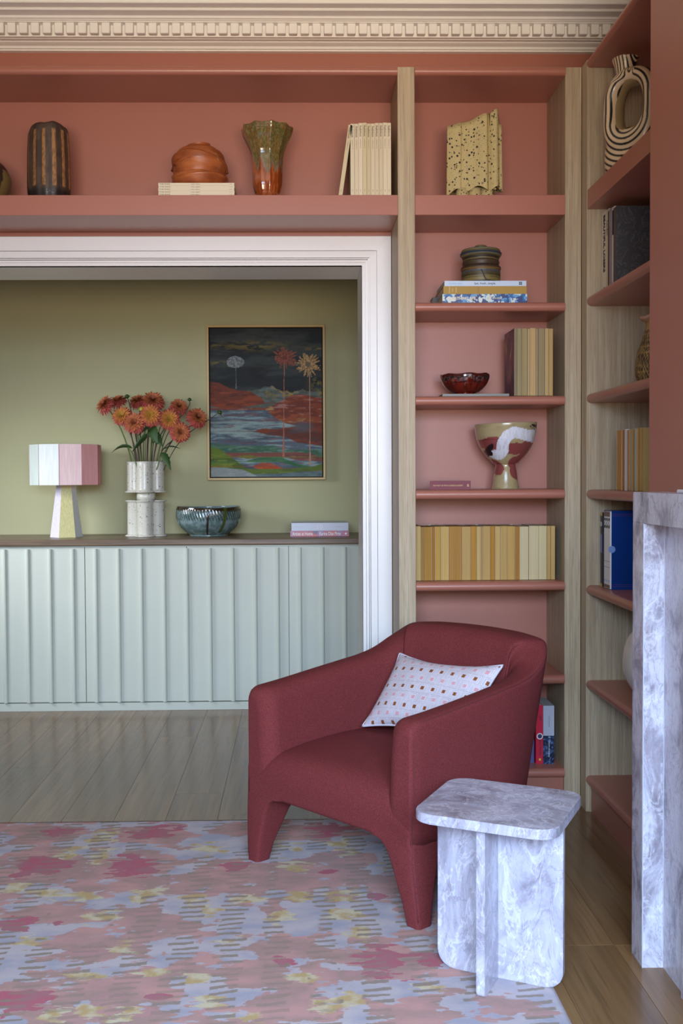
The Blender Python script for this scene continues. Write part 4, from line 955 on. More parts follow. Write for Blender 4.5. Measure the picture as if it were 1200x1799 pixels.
# ================================================================== DAHLIAS
pet_m = vcol_mat('dahlia_petal', .65, spec=.25)
stem_m = plain('dahlia_stem', (92, 74, 66), .6, 20); stem_g = plain('green_stem', (100, 124, 66), .6, 20)
leaf_m = plain('dahlia_leaf', (60, 88, 42), .5, 16); bud_m = plain('bud_green', (70, 92, 36), .5, 20); bud_y = plain('bud_yellow', (176, 176, 50), .5)
def dahlia_head(par, c, nrm, rad, seed, warm):
    rr = random.Random(seed); V, F, K = [], [], []
    nrm = Vector(nrm).normalized(); q = nrm.to_track_quat('Z', 'Y').to_matrix()
    rad *= 1.07
    rings = [(20, 1.0, 6), (22, .99, 18), (22, .95, 30), (20, .88, 42), (18, .77, 53), (15, .65, 64), (12, .50, 75), (9, .36, 84), (6, .25, 88)]
    for ri, (n, ln, el) in enumerate(rings):
        for k in range(n):
            a = 2*math.pi*(k+.5*(ri % 2)+rr.uniform(-.15, .15))/n; L = rad*ln*rr.uniform(.88, 1.06)*1.0; W = rad*(.21 if ri < 4 else .17)
            e = R(el+rr.uniform(-5, 5)-14); ca, sa = math.cos(a), math.sin(a)
            base = len(V)
            for s, w_ in ((.05, .35), (.3, .8), (.62, 1.0), (.86, .72), (1.0, .12)):
                ee = e-R(22)*s if ri < 3 else e-R(8)*s
                rho = L*s*math.cos(ee); hh = L*s*math.sin(ee)+rad*.05
                for side in (-1, 0, 1):
                    lat = side*W*.5*w_; cup = abs(side)*W*.20*w_
                    p = Vector((ca*rho-sa*lat, sa*rho+ca*lat, hh+cup)); V.append(tuple(q @ p+Vector(c)))
                    tip = s
                    yel = C((212, 146, 62)) if warm else C((196, 118, 74)); red = C((172, 70, 70)) if ri < 3 else C((184, 100, 66))
                    m = (1-tip)**1.2 if ri < 4 else .55; cc = red*(1-m)+yel*m
                    if side: cc = cc*1.10
                    cc = cc*(.8+.4*((k*7+ri*3) % 5)/5)
                    if ri >= 6: cc = C((190, 144, 60)) if warm else C((150, 84, 54))
                    K.append(cc)
            for j in range(4):
                for s2 in range(2):
                    b = base+j*3+s2; F.append((b, b+1, b+4, b+3))
    me = bpy.data.meshes.new('bloom'); me.from_pydata(V, [], F); me.update()
    a = me.color_attributes.new('Col', 'FLOAT_COLOR', 'POINT'); cc = np.ones((len(V), 4), np.float32); cc[:, :3] = np.array(K); a.data.foreach_set('color', cc.ravel())
    o = put('bloom', me, par, pet_m, True)
    cal = Vector(c)-nrm*rad*.10
    me = bpy.data.meshes.new('calyx'); bm = bmesh.new(); bmesh.ops.create_uvsphere(bm, u_segments=12, v_segments=8, radius=rad*.24, matrix=T(cal) @ q.to_4x4() @ Matrix.Diagonal((1, 1, .6, 1))); bm.to_mesh(me); bm.free(); put('calyx', me, par, bud_m, True)
    return o
def leaf(par, base, direction, length, width, droop=.4, roll=0, mat=None):
    width *= .78; length *= .92
    d = Vector(direction).normalized(); side = d.cross(Vector((0, 0, 1)));
    if side.length < .1: side = Vector((1, 0, 0))
    side.normalize(); side = Matrix.Rotation(roll, 3, d) @ side; up = side.cross(d)
    V, F = [], []; n = 10
    for i in range(n+1):
        s = i/n; w_ = width*.5*math.sin(math.pi*min(1, s**.75*1.0))*(1.12 if i % 2 else .94); w_ = max(w_, .0006)
        c = Vector(base)+d*length*s*(1-.15*droop*s)+Vector((0, 0, -droop*length*s*s))
        V += [tuple(c-side*w_+up*w_*.3), tuple(c), tuple(c+side*w_+up*w_*.3)]
    for i in range(n):
        for j in range(2): b = i*3+j; F.append((b, b+1, b+4, b+3))
    me = bpy.data.meshes.new('leaf'); me.from_pydata(V, [], F); me.update(); o = put('leaf', me, par, mat or leaf_m, True)
    md = o.modifiers.new('thickness', 'SOLIDIFY'); md.thickness = .0008; return o
def P6(px, py, Y):          # metres on a plane through the vase, measured from the photograph once: 1 px = Y/1850 m
    return (px, Y, py)
RIMZ = zA[3]
# (x, y, z, facing, radius, warm, where the stem leaves the vase, label)
D = [(-1.103, 6.12, 1.727, (-.62, -.55, .6), .062, 0, (-0.955, 6.19), 'leftmost drooping dahlia, coral pink, in the speckled vase'),
     (-1.045, 6.22, 1.755, (-.25, -.35, .9), .055, 0, (-0.935, 6.22), 'second dahlia from the left, seen side on, behind the leftmost'),
     (-1.006, 6.12, 1.664, (-.15, -.93, .35), .062, 1, (-0.925, 6.17), 'round orange dahlia with a crimson underside, left of centre'),
     (-.940, 6.28, 1.758, (-.25, -.45, .85), .058, 0, (-0.915, 6.24), 'dark coral dahlia at the top left of centre, behind the others'),
     (-.930, 6.08, 1.621, (-.05, -.95, .25), .066, 0, (-0.905, 6.16), 'lowest of the central dahlias, shaggy, salmon orange'),
     (-.845, 6.24, 1.755, (.05, -.65, .75), .072, 0, (-0.885, 6.23), 'highest dahlia, large, at the top centre of the bunch'),
     (-.836, 6.07, 1.665, (.02, -1, .12), .068, 1, (-0.875, 6.15), 'big yellow-centred dahlia facing forward in the middle'),
     (-.735, 6.10, 1.643, (.15, -.97, .15), .066, 1, (-0.845, 6.16), 'yellow-centred dahlia right of the middle one'),
     (-.692, 6.22, 1.722, (.25, -.7, .6), .056, 0, (-0.835, 6.22), 'small coral dahlia at the upper right beside a green bud'),
     (-.578, 6.14, 1.652, (.50, -.70, .50), .066, 0, (-0.805, 6.19), 'rightmost dahlia, pink-tipped, tilted towards the painting'),
     (-.670, 6.09, 1.567, (.18, -.95, .1), .062, 0, (-0.815, 6.16), 'lowest dahlia on the right, round and coral orange')]
for i, (x, y, z, nr, rad, warm, (bx, by), lab) in enumerate(D):
    e = thing('dahlia', lab, 'flower', (bx, by, RIMZ-.06), 'dahlias in the speckled vase')
    dahlia_head(e, (x, y, z), nr, rad, 50+i, warm)
    n = Vector(nr).normalized(); c = Vector((x, y, z))-n*rad*.12
    mid = Vector((bx+(x-bx)*.42, by+(y-by)*.5, RIMZ+(z-RIMZ)*.55))
    tube('stem', [(bx, by, RIMZ-.10), (bx+(mid.x-bx)*.3, by, RIMZ+.03), tuple(mid), tuple(c-n*.03-Vector((0, 0, .01))), tuple(c)], [.0042, .004, .0036, .003], stem_m if i % 4 else stem_g, e, 7, 5)
def bud(lab, x, y, z, dr, bx, by, r=.017, yellow=False):
    e = thing('dahlia_bud', lab, 'flower bud', (bx, by, RIMZ-.06), 'buds in the speckled vase')
    d = Vector(dr).normalized(); q = d.to_track_quat('Z', 'Y').to_matrix().to_4x4()
    me = bpy.data.meshes.new('bud'); bm = bmesh.new(); bmesh.ops.create_uvsphere(bm, u_segments=14, v_segments=10, radius=r*.8, matrix=T((x, y, z)) @ q @ Matrix.Diagonal((1, 1, .9, 1))); bm.to_mesh(me); bm.free(); put('bud', me, e, bud_y if yellow else bud_m, True)
    for k in range(6):
        a = k*math.pi/3; v = q.to_3x3() @ Vector((math.cos(a), math.sin(a), .35)); leaf(e, tuple(Vector((x, y, z))-d*r*.5), tuple(v), r*1.7, r*.8, .1, mat=leaf_m)
    tube('stem', [(bx, by, RIMZ-.10), (bx+(x-bx)*.35, by, RIMZ+(z-RIMZ)*.42), tuple(Vector((x, y, z))-d*.05), (x, y, z)], .0026, stem_m, e, 6, 5)
bud('green bud above and left of the bunch', -.994, 6.22, 1.785, (-.3, 0, 1), -0.915, 6.22)
bud('yellow-green bud in front of the top dahlias', -.892, 6.10, 1.703, (-.6, -.7, .3), -0.895, 6.18, .018, True)
bud('small green bud at the upper right of the bunch', -.628, 6.22, 1.765, (.2, 0, 1), -0.835, 6.22, .014)
bud('bud on the longest stem, in front of the painting', -.446, 6.16, 1.685, (.8, 0, .5), -0.805, 6.18, .017)
bud('green bud half hidden behind the highest dahlia', -.80, 6.28, 1.768, (.4, 0, .9), -0.865, 6.25, .015)
def leafy(lab, pts, leaves):
    e = thing('leafy_stem', lab, 'foliage', pts[0], 'leafy stems in the speckled vase')
    tube('stem', pts, .0028, stem_g, e, 6, 5)
    for l in leaves: leaf(e, *l)
leafy('leaf stem arching left over the vase rim', [(-0.925, 6.15, RIMZ-.05), (-0.945, 6.13, RIMZ+.03), (-0.975, 6.12, RIMZ+.085)], [((-0.950, 6.12, RIMZ+.075), (-1, -.1, .45), .155, .055, .55, .5)])
leafy('leaf stem drooping to the right of the vase', [(-0.815, 6.14, RIMZ-.05), (-0.785, 6.12, RIMZ+.03), (-0.745, 6.11, RIMZ+.075)], [((-0.780, 6.11, RIMZ+.05), (.4, -.2, -.5), .105, .055, .35, .9), ((-0.755, 6.11, RIMZ+.08), (1, 0, .15), .095, .04, .25, .2), ((-0.785, 6.11, RIMZ+.06), (.9, -.2, .6), .07, .035, .3, .3)])
leafy('dark broad leaves filling the middle of the bunch', [(-0.855, 6.15, RIMZ-.05), (-0.845, 6.13, RIMZ+.08), (-0.835, 6.12, RIMZ+.20)], [((-0.840, 6.115, RIMZ+.21), (.35, -.5, -.75), .14, .085, .1, 1.1), ((-0.845, 6.12, RIMZ+.16), (-.75, -.3, -.55), .15, .06, .25, .8), ((-0.835, 6.12, RIMZ+.17), (.6, -.4, -.7), .12, .07, .1, .9), ((-0.845, 6.12, RIMZ+.10), (.55, -.3, .35), .10, .05, .4, .6), ((-0.845, 6.14, RIMZ+.2), (-.6, -.3, -.25), .10, .05, .3, .6)])
for k, (bx, tx) in enumerate(((-.905, -.93), (-.885, -.88), (-.86, -.83), (-.845, -.795), (-.915, -.945), (-.875, -.865), (-.855, -.815))):
    e = tube('flower_stem', [(bx, 6.17+.01*(k % 3), RIMZ-.06), (bx+(tx-bx)*.5, 6.16, RIMZ+.10), (tx, 6.15+.02*(k % 2), RIMZ+.20)], .0030, stem_g if k % 2 else stem_m, None, 6, 4)
    o_ = ['third', 'fifth', 'sixth', 'rightmost', 'leftmost', 'fourth', 'second'][k] if False else {4: 'leftmost', 0: 'second from left', 1: 'third from left', 5: 'middle one', 2: 'second from right', 6: 'third from right', 3: 'rightmost'}[k]
    tag(e, '%s bare stem rising from the speckled vase, %s of seven' % ('green' if k % 2 else 'brownish', o_), 'stem', 'bare stems in the speckled vase')

# ================================================================== GREEN GLAZED BOWL
def bowl_col(T_, Z, S):
    z = Z; col = np.zeros(T_.shape+(3,))+C((122, 142, 142))
    col = blend(col, sm(.4, .65, fbm(T_*9, z*60, 3)), (92, 116, 112))
    z = z*.889; slant = T_*58+z*120; nr = (np.sin(slant*1.15) > .05+.9*sm(.10, .075, z))*sm(.078, .088, z)
    col = blend(col, nr*.85, (40, 52, 48)); col = blend(col, sm(.128, .140, z+.006*fbm(T_*12, z*0, 2)), (52, 40, 22))
    for a, w_, c, zz in ((4.80, .045, (44, 34, 26), .01), (5.33, .06, (74, 84, 30), .02)):
        col = blend(col, np.exp(-((T_-a-(.14-z)*-.6)/w_)**4)*(z > zz), c)
    inner = S > .56; col[inner] = col[inner]*.25+C((132, 152, 152))*.75
    return col
BX, BY = -.5185, 6.19
bw = thing('ribbed_bowl', 'wide grey-green ribbed ceramic bowl on the sideboard below the painting', 'bowl', (BX, BY, ZT))
lathe('body', [(0, 0), (.10, 0), (.113, .009), (.148, .035), (.176, .066), (.187, .098), (.189, .130), (.185, .166), (.181, .170), (.177, .166), (.181, .130), (.178, .098), (.165, .066), (.12, .03), (0, .014)], vcol_mat('celadon_glaze', .12, .6), bw, (BX, BY, ZT+.0003), 320, cfun=bowl_col,
      rfun=lambda T_, Z, R_: R_*(1+.008*np.sin(T_*66+Z*90)*sm(.085, .11, Z)*(Z < .155)), zfun=lambda T_, Z: Z+.004*np.sin(T_*2+1)*(Z > .12))

# ================================================================== POTS ON THE BRIDGING SHELF
Z1 = 2.4022; YP = 4.208
def striped(T_, Z, S):
    col = np.zeros(T_.shape+(3,))+C((62, 46, 38)); col = blend(col, sm(.4, .6, fbm(T_*5, Z*30, 3))*.6, (84, 66, 52))
    st = np.abs(np.mod(T_/(2*np.pi)*13+.78, 1)-.5) < .17
    sp_ = blend(np.zeros(T_.shape+(3,))+C((158, 110, 62)), (fbm(T_*22, Z*260, 2) > .54)*.7, (100, 66, 38))
    m = (st & (Z > .042) & (Z < .258))[..., None]; col = np.where(m, sp_, col)
    return blend(col, sm(.045, .02, Z), (34, 24, 20))
o = lathe('striped_vase', [(0, 0), (.070, 0), (.078, .008), (.083, .04), (.083, .10), (.0815, .18), (.078, .25), (.074, .272), (.066, .283), (.055, .285), (.05, .278), (.055, .15), (0, .03)], vcol_mat('dark_striped_stoneware', .55, .15, .3, 250), None, (-.969, YP, Z1), 240, cfun=striped,
           zfun=lambda T_, Z: Z+.007*np.sin(T_+2.4)*(Z > .2)+.003*np.sin(5*T_)*(Z > .26), rfun=lambda T_, Z, R_: R_*(1+.012*np.cos(13*T_+.5)))
tag(o, 'tall dark brown vase with tan vertical stripes on the bridging shelf', 'vase')
def round_pot(T_, Z, S):
    col = np.zeros(T_.shape+(3,))+C((48, 34, 26)); m = (np.cos(T_*3+.6-Z*5) > .1)*(Z < .115); return blend(col, m*1., (120, 98, 58))
o = lathe('round_vase', [(0, 0), (.06, 0), (.085, .02), (.102, .065), (.098, .10), (.075, .140), (.035, .168), (.028, .175), (.02, .17), (0, .1)], vcol_mat('dark_round_glaze', .45, .2, .3, 200), None, (-1.222, YP, Z1), 96, cfun=round_pot)
tag(o, 'rounded dark brown vase cut off by the left edge of the photo', 'vase')
# terracotta wrapped pot
def wrap_r(T_, Z, R_):
    f = 0
    for k, (z0, amp, ph, tilt) in enumerate(((.045, .0, 1, 0), (.098, .036, 2.6, .0), (.135, .025, 2.9, 0), (.030, .012, 4.2, 0))):
        ln = z0+amp*np.sin(T_-ph); f = f+.0085*sm(.006, -.001, Z-ln)*sm(-.05, -.004, Z-ln)
    return R_+f*(R_ > .03)
tp = NT('terracotta_burnished', .38, .5, coat=.25); tp.color(tp.ramp(tp.noise(tp.co((12, 12, 30)), 1, 5), [(.35, (138, 70, 34)), (.55, (170, 92, 48)), (.7, (186, 112, 62))])); tp.bump(tp.noise(tp.co(), 60, 4), .2, .002)
tpot = thing('terracotta_pot', 'round burnished terracotta pot with overlapping folds on the cream magazines', 'pot', (-.381, 4.225, ZR))
lathe('body', [(0, 0), (.084, 0), (.096, .028), (.1015, .062), (.0995, .096), (.090, .128), (.070, .154), (.048, .166), (.046, .174), (.038, .171), (.04, .15), (0, .05)], tp.m, tpot, (-.381, 4.225, ZR+.0003), 160, rfun=wrap_r, sub=12, zfun=lambda T_, Z: Z+.004*np.sin(T_+1)*(Z > .1))
def ribbon(pts, w0, name):
    bm = bmesh.new(); P = catmull(pts, 6); c = Vector((-.381, 4.225, ZR+.06)); rows = []
    for i, p in enumerate(P):
        p = Vector(p); n = (p-c).normalized(); s = i/(len(P)-1); ww = w0*math.sin(math.pi*min(.98, .12+s*.8))
        rows.append([bm.verts.new(p-Vector((0, 0, ww))), bm.verts.new(p+n*.006), bm.verts.new(p+Vector((0, 0, ww*.7))-n*.004)])
    for a, b in zip(rows, rows[1:]):
        for j in range(2): bm.faces.new((a[j], a[j+1], b[j+1], b[j]))
    o = bm_obj(name, bm, tpot, tp.m, smooth=True); md = o.modifiers.new('t', 'SOLIDIFY'); md.thickness = .003
def onpot(th, z, r): return (-.381+r*math.cos(R(th)), 4.225+r*math.sin(R(th)), ZR+z)
ribbon([onpot(-150, .080, .103), onpot(-120, .100, .101), onpot(-80, .112, .098), onpot(-45, .112, .099), onpot(-15, .095, .106), onpot(5, .065, .111)], .012, 'folded_strip')
ribbon([onpot(-175, .070, .104), onpot(-140, .115, .094), onpot(-90, .136, .083), onpot(-50, .130, .088), onpot(-20, .115, .095)], .012, 'folded_strip')
# green and orange faceted vase
def drip(T_, Z, S):
    col = blend(np.zeros(T_.shape+(3,))+C((112, 84, 42)), sm(.42, .6, fbm(T_*14, Z*30, 4)), (90, 88, 50)); col = blend(col, (fbm(T_*40, Z*120, 2) > .6)*.5, (150, 132, 84))
    ed = .125+.03*(fbm(T_*4, T_*0, 2)-.5)*2+.018*np.sin(T_*9); m = sm(.006, -.006, Z-ed); col = blend(col, m, (134, 62, 24)); col = blend(col, m*sm(.5, .6, fbm(T_*10, Z*25, 3))*.5, (186, 104, 62))
    col = blend(col, np.exp(-((Z-ed-.01)/.012)**2)*.5, (126, 112, 108)); return col
def deca(T_, Z, R_):
    q = 2*np.pi/10; return R_*(1+(math.cos(q/2)/np.cos(np.mod(T_+.12, q)-q/2)-.975)*sm(.012, .03, Z)*1.25)
o = lathe('faceted_vase', [(0, 0), (.057, 0), (.058, .006), (.047, .024), (.0505, .036), (.0565, .065), (.0585, .12), (.0600, .155), (.0635, .182), (.071, .204), (.082, .228), (.095, .255), (.101, .277), (.1015, .281), (.096, .279), (.06, .20), (.048, .1), (0, .04)], vcol_mat('orange_green_glaze', .10, .7), None, (-.1085, YP, Z1), 200, cfun=drip,
          rfun=deca, zfun=lambda T_, Z: Z-.004*np.abs(np.sin(T_*5+.6))*(Z > .262))
tag(o, 'flared fluted vase, green above and glossy orange below, on the bridging shelf', 'vase')

# ================================================================== SPECKLED FOLDED VASE (bay, top)
def folded():
    cx, cy, z0 = .710, 4.195, 2.4022
    ctrl = [(-.118, -.020), (-.092, -.032), (-.066, -.036), (-.057, -.030), (-.046, -.034), (-.020, -.034), (.006, -.044), (.030, -.054), (.046, -.052), (.054, -.034), (.066, -.044), (.080, -.050), (.093, -.042), (.096, -.016), (.104, -.004), (.118, .004),
            (.10, .05), (.04, .055), (-.03, .058), (-.10, .04)]
    P = catmull(ctrl+[ctrl[0]], 10)[:-1]; P[:, 0] *= .96
    top = lambda x: .284+.010*sm(-.11, -.05, x)+.030*sm(-.05, .045, x)+.018*sm(.05, .085, x)-.045*sm(.094, .106, x)
    rows = []; nz = 12; zb = .020+.016*np.clip((P[:, 0]+.11)/.08, 0, 1)+.009*np.sin(P[:, 0]*75+1)
    tz = np.array([top(p) for p in P[:, 0]])-.03*sm(-.0, .04, P[:, 1])
    for k in range(nz+1):
        s = k/nz; rows.append(np.stack([cx+P[:, 0]*(1-.03*s), cy+P[:, 1]*(1+.0*s), z0+zb*(1-s)+tz*s], 1))
    inn = .94
    for k in range(nz, -1, -3): s = k/nz; rows.append(np.stack([cx+P[:, 0]*inn*(1-.03*s), cy+P[:, 1]*inn+.001, z0+zb*(1-s)+tz*s], 1))
    rows.append(rows[0])
    A = np.array(rows); t = thing('folded_vase', 'tan black-speckled slab vase folded like cloth, top of the narrow bay', 'vase', (cx, cy, z0))
    m = speckle_mat('tan_black_speckle', (196, 176, 124), (40, 30, 26), 105, .30, .75, 0, big=-.02)
    me = grid_mesh('folded_wall', A[..., 0], A[..., 1], A[..., 2], True); put('folded_wall', me, t, m, True)
    for dx in (-.05, .0, .048): lathe('foot', [(0, 0), (.024, 0), (.026, .01), (.025, .04), (0, .04)], m, t, (cx+dx, cy-.012, z0), 24, sub=1)
    box('inner_floor', cx-.085, cx+.085, cy-.012, cy+.03, z0+.039, z0+.045, m, t)
folded()

# ================================================================== LIDDED JAR
def jar_col(T_, Z, S):
    col = np.zeros(T_.shape+(3,))+C((74, 66, 40)); b = fbm(Z*170+.4*np.sin(T_)+.5*fbm(T_*4, Z*0, 2), Z*0+2, 3)
    col = blend(col, sm(.5, .6, b), (120, 104, 60)); col = blend(col, sm(.42, .34, b), (44, 38, 30))
    for z, w_, c in ((.046, .0035, (52, 62, 88)), (.118, .005, (56, 70, 92)), (.136, .004, (80, 90, 96)), (.056, .003, (140, 100, 48))): col = blend(col, np.exp(-((Z-z-.001*np.sin(T_))/w_)**2)*.9, c)
    col = blend(col, np.exp(-((Z-.075)/.018)**2)*.85, (58, 38, 30)); return col
jg = vcol_mat('banded_stoneware', .5, .0, .3, 200)
jr = thing('lidded_jar', 'dark banded stoneware jar with a knobbed lid on top of the book stack', 'jar', (.740, 4.22, ZJ))
lathe('body', [(0, 0), (.068, 0), (.076, .005), (.0775, .03), (.077, .05), (.080, .058), (.078, .066), (.072, .072), (.0735, .084), (.071, .095), (.0745, .105), (.0765, .118), (.0, .118)], jg, jr, (.740, 4.22, ZJ+.0003), 96, cfun=jar_col)
lathe('lid', [(0, .118), (.0765, .118), (.0785, .124), (.077, .130), (.070, .136), (.03, .141), (.0, .142)], jg, jr, (.740, 4.22, ZJ+.0006), 64, cfun=jar_col)
lathe('lid_knob', [(0, .140), (.021, .141), (.0245, .147), (.022, .153), (.012, .156), (0, .156)], jg, jr, (.740, 4.22, ZJ+.0006), 40, cfun=jar_col)
tube('incised_mark', [(.728, 4.22-.0772, ZJ+.048), (.735, 4.22-.0778, ZJ+.034), (.741, 4.22-.0775, ZJ+.018), (.748, 4.22-.077, ZJ+.008)], .0022, plain('mark_dark', (52, 48, 44), .5), jr, 6, 4)

# ================================================================== RED BOWL
def redc(T_, Z, S):
    col = blend(np.zeros(T_.shape+(3,))+C((112, 32, 20)), sm(.4, .65, fbm(T_*5, Z*30, 3)), (84, 22, 15))
    ed = .062+.004*np.sin(T_*23)+.012*(fbm(T_*6, T_*0, 3)-.5)
    for a in (4.55, 4.02, 5.3, 5.0, 3.6): ed = ed-.026*np.exp(-((T_-a)/.05)**2)
    m = sm(-.003, .003, Z-ed); dk_ = blend(np.zeros(T_.shape+(3,))+C((38, 34, 36)), (fbm(T_*26, Z*160, 2) > .6)*.6, (150, 90, 76)); col = col*(1-m[..., None])+dk_*m[..., None]
    col[S > .55] = C((70, 26, 20)); return col
zb_ = 1.6322
o = lathe('glazed_bowl', [(0, 0), (.042, 0), (.043, .005), (.040, .009), (.060, .018), (.084, .040), (.0965, .066), (.0985, .082), (.0955, .0875), (.091, .082), (.086, .062), (.065, .030), (0, .014)], vcol_mat('red_drip_glaze', .10, .7), None, (.680, 4.245, zb_), 220, cfun=redc,
          zfun=lambda T_, Z: Z+(.004*np.sin(T_*1+.4)+.0018*np.sin(T_*7))*(Z > .05), rfun=lambda T_, Z, R_: R_*(1+.012*np.sin(T_*3)+.006*np.sin(T_*17)*(Z > .07)))
tag(o, 'glossy dark red bowl with a black dripping rim on a thin grey book', 'bowl')

# ================================================================== GOBLET VASE
def gob(T_, Z, S):
    # T_ = 3pi/2 faces the room ; a = signed angle to the right
    a = (T_-1.5*np.pi); X = np.sin(a)*1.0; z = Z; front = np.cos(a) > -.2
    r = np.interp(z, [0, .1, .12, .26], [.055, .043, .06, .125]); px = X*r/.125*54; py = z/.262*114      # px across -54..54, py up 0..114
    col = np.zeros(T_.shape+(3,))+C((164, 146, 108)); col = blend(col, sm(.45, .6, fbm(T_*3, Z*90, 3))*.35, (140, 122, 86))
    el = lambda cx, cy, w_, h_, rot=0: (((px-cx)*math.cos(rot)+(py-cy)*math.sin(rot))/w_)**2+((-(px-cx)*math.sin(rot)+(py-cy)*math.cos(rot))/h_)**2 < 1
    mr = (el(-26, 81, 16, 11) | el(-12, 72, 20, 9, -.4) | el(8, 70, 20, 10) | el(30, 78, 22, 9, .5) | el(47, 84, 12, 9) | el(24, 52, 24, 12, .6) | el(12, 46, 12, 11) | el(-17, 42, 14, 6, -.7) | el(14, 30, 10, 13, .3) | el(19, 22, 6, 6) | el(-16, 34, 8, 10, .2))
    col = blend(col, (mr & front)*1., (128, 62, 60)); 
    pl = [(42, 92, 11), (30, 91, 9.5), (16, 95, 9.5), (4, 98, 9.5), (-5, 93, 9.5), (-10, 84, 8.5), (-11, 74, 8), (-10, 66, 8), (-14, 60, 9), (-20, 61, 7), (44, 98, 7)]
    w_ = np.zeros(T_.shape)
    for (a0, b0, r0), (a1, b1, r1) in zip(pl[:-2], pl[1:-1]):
        for s in np.linspace(0, 1, 6): w_ = np.maximum(w_, (np.hypot(px-(a0+(a1-a0)*s), py-(b0+(b1-b0)*s)) < r0+(r1-r0)*s)*1.)
    col = blend(col, w_*front*(.78+.22*(fbm(px/2, py/9, 2) > .42)), (212, 210, 218))
    bk = (el(-32, 58, 11, 8, .7) | el(-27, 70, 4, 9, -.3) | el(45, 105, 13, 5, -.3) | el(47, 95, 3, 9, .3)) & (fbm(px/5, py/5, 2) > .36) & front; col = blend(col, bk*1., (36, 28, 30))
    return col
o = lathe('goblet_vase', [(0, 0), (.054, 0), (.0545, .004), (.050, .03), (.045, .07), (.0405, .098), (.052, .106), (.080, .135), (.103, .170), (.117, .205), (.124, .245), (.1255, .262), (.122, .264), (.119, .258), (.112, .205), (.09, .155), (0, .12)], vcol_mat('goblet_glaze', .22, .45), None, (.848, 4.265, 1.2563), 300, cfun=gob, zfun=lambda T_, Z: Z+.0045*np.cos(T_)*(Z > .2), sub=10)
tag(o, 'footed goblet vase painted with maroon, white and black strokes', 'vase')

# ================================================================== ALCOVE OBJECTS
# dashed stoneware pot
def dashc(T_, Z, S):
    col = blend(np.zeros(T_.shape+(3,))+C((176, 144, 84)), sm(.4, .6, fbm(T_*8, Z*40, 3)), (140, 112, 66))
    u = T_*7+Z*60; v = Z/.022; rr = np.floor(v); m = (np.abs(np.mod(u+rr*.5, 1)-.5) < .21)*(np.abs(np.mod(v, 1)-.5) < .42); col = blend(col, m*1.*(Z < .19)*(Z > .008), (34, 26, 28)); col = blend(col, ((fbm(T_*40, Z*260, 2) > .62)*(Z < .19))*.8, (40, 30, 28)); return blend(col, sm(.222, .228, Z), (190, 146, 120))
o = lathe('dashed_vase', [(0, 0), (.060, 0), (.072, .02), (.078, .06), (.072, .11), (.058, .15), (.046, .185), (.041, .212), (.046, .222), (.060, .230), (.062, .236), (.056, .240), (.036, .22), (.03, .12), (0, .05)], vcol_mat('dashed_stoneware', .7, 0, .4, 200), None, (1.262, 3.66, 1.6233), 220, cfun=dashc, zfun=lambda T_, Z: Z+.003*np.sin(T_*5)*(Z > .22))
tag(o, 'tan stoneware vase with black dashes, half hidden by the chimney breast', 'vase')
o = lathe('white_vase', [(0, 0), (.06, 0), (.10, .02), (.142, .085), (.150, .15), (.135, .22), (.09, .275), (.045, .292), (.04, .30), (.034, .296), (0, .2)], plain('white_gloss_ceramic', (226, 218, 206), .2, coat=.4), None, (1.285, 3.62, .5153), 72)
tag(o, 'round white vase mostly hidden behind the marble fireplace', 'vase')
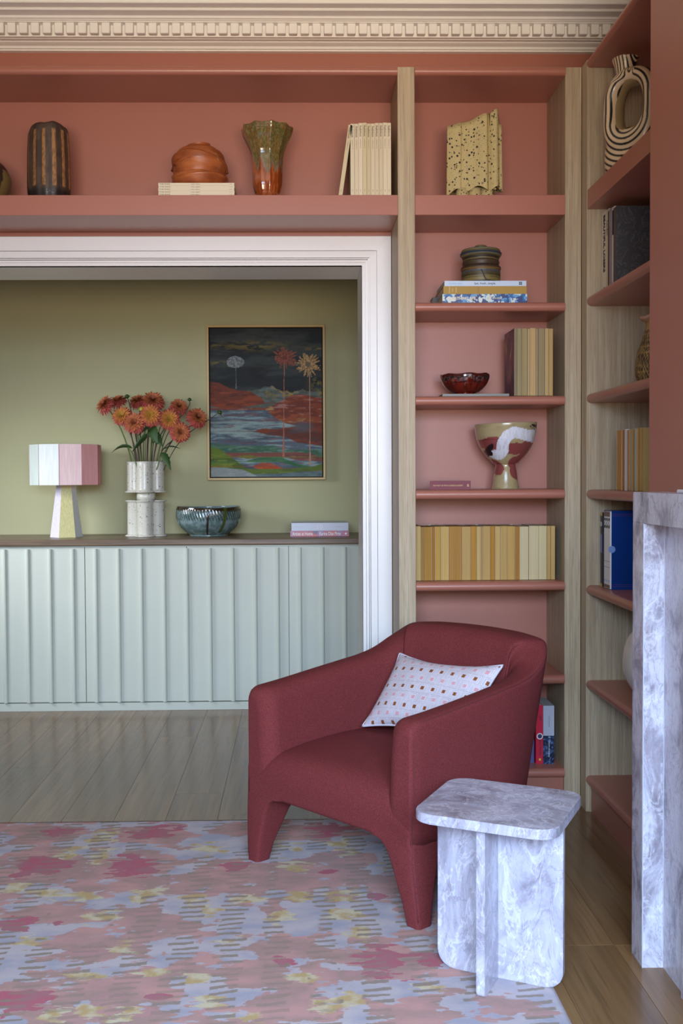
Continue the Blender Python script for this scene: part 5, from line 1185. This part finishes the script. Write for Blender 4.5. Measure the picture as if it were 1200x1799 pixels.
# striped ring vase
def ring_vase():
    zx, zy, z0 = 1.218, 3.800, 2.4013
    # local frame: a along ring plane, b across, c up
    bm = bmesh.new()
    n, m = 56, 28
    rows = []
    for i in range(n):
        t = 2*math.pi*i/n
        ca, cb = .080, .118; px, pz = ca*math.copysign(abs(math.cos(t))**.8, math.cos(t)), .221+cb*math.copysign(abs(math.sin(t))**.85, math.sin(t))
        tx, tz = -math.sin(t)*ca, math.cos(t)*cb; L = math.hypot(tx, tz); nx, nz = tz/L, -tx/L
        r1 = .031+.030*max(0, -math.sin(t))**2; r2 = .050+.010*max(0, -math.sin(t))
        rows.append([(px+nx*r1*math.cos(s), r2*math.sin(s), pz+nz*r1*math.cos(s)) for s in np.linspace(0, 2*math.pi, m, endpoint=False)])
    vv = [[bm.verts.new(p) for p in r] for r in rows]
    for i in range(n):
        for j in range(m): bm.faces.new((vv[i][j], vv[(i+1) % n][j], vv[(i+1) % n][(j+1) % m], vv[i][(j+1) % m]))
    def frust(cx, prof, sq=1.):
        prev = None
        for r, z, dx in prof:
            ring = [bm.verts.new((cx+dx+r*math.cos(s), r*sq*math.sin(s), z)) for s in np.linspace(0, 2*math.pi, 28, endpoint=False)]
            if prev:
                for j in range(28): bm.faces.new((prev[j], prev[(j+1) % 28], ring[(j+1) % 28], ring[j]))
            else: bm.faces.new(ring[::-1])
            prev = ring
        bm.faces.new(prev)
    frust(-.034, [(.040, .322, -.010), (.036, .335, -.006), (.032, .35, 0), (.033, .365, 0), (.039, .388, 0), (.048, .410, 0), (.045, .412, 0), (.034, .39, 0), (.028, .36, 0)])
    frust(-.004, [(.098, .0, 0), (.106, .012, 0), (.110, .05, 0), (.108, .10, 0), (.095, .122, 0)], .50)
    me = bpy.data.meshes.new('ring_vase'); bmesh.ops.recalc_face_normals(bm, faces=bm.faces); bm.to_mesh(me); bm.free()
    tmp = bpy.data.objects.new('tmp', me); COL.objects.link(tmp)
    md = tmp.modifiers.new('r', 'REMESH'); md.mode = 'VOXEL'; md.voxel_size = .0022; s2 = tmp.modifiers.new('s', 'SMOOTH'); s2.iterations = 10; s2.factor = .5
    dg = bpy.context.evaluated_depsgraph_get(); dg.update(); me2 = bpy.data.meshes.new_from_object(tmp.evaluated_get(dg)); bpy.data.objects.remove(tmp)
    N = len(me2.vertices); co = np.empty(N*3, np.float32); me2.vertices.foreach_get('co', co); co = co.reshape(-1, 3); x, y, z = co.T
    zc = z-.221
    d1 = np.hypot(x/.95, np.sign(zc)*np.clip(np.abs(zc)-.045, 0, None))/.0195
    wn_ = sm(.315, .352, z)*sm(.03, .005, x)
    dd = d1*(1-wn_)+(5.6-(x+.034)/.0120)*wn_
    st = sm(.225, .165, np.abs(np.mod(dd, 1)-.5))
    nr = np.empty(N*3, np.float32); me2.vertices.foreach_get('normal', nr); nr = nr.reshape(-1, 3)
    inside = (np.hypot(x/.056, (z-.221)/.100) < 1.0) & (np.abs(nr[:, 1]) < .6)
    col = np.zeros((N, 3))+C((222, 196, 158)); col = blend(col, st, (30, 26, 28)); col[inside] = C((168, 146, 104))
    a = me2.color_attributes.new('Col', 'FLOAT_COLOR', 'POINT'); cc = np.ones((N, 4), np.float32); cc[:, :3] = col; a.data.foreach_set('color', cc.ravel())
    o = put('ring_vase', me2, None, vcol_mat('striped_ceramic', .3, .3), True); o.location = (zx, zy, z0); o.rotation_euler = (0, 0, R(-48))
    tag(o, 'cream ring-shaped vase with black contour stripes at the top of the alcove', 'vase')
ring_vase()
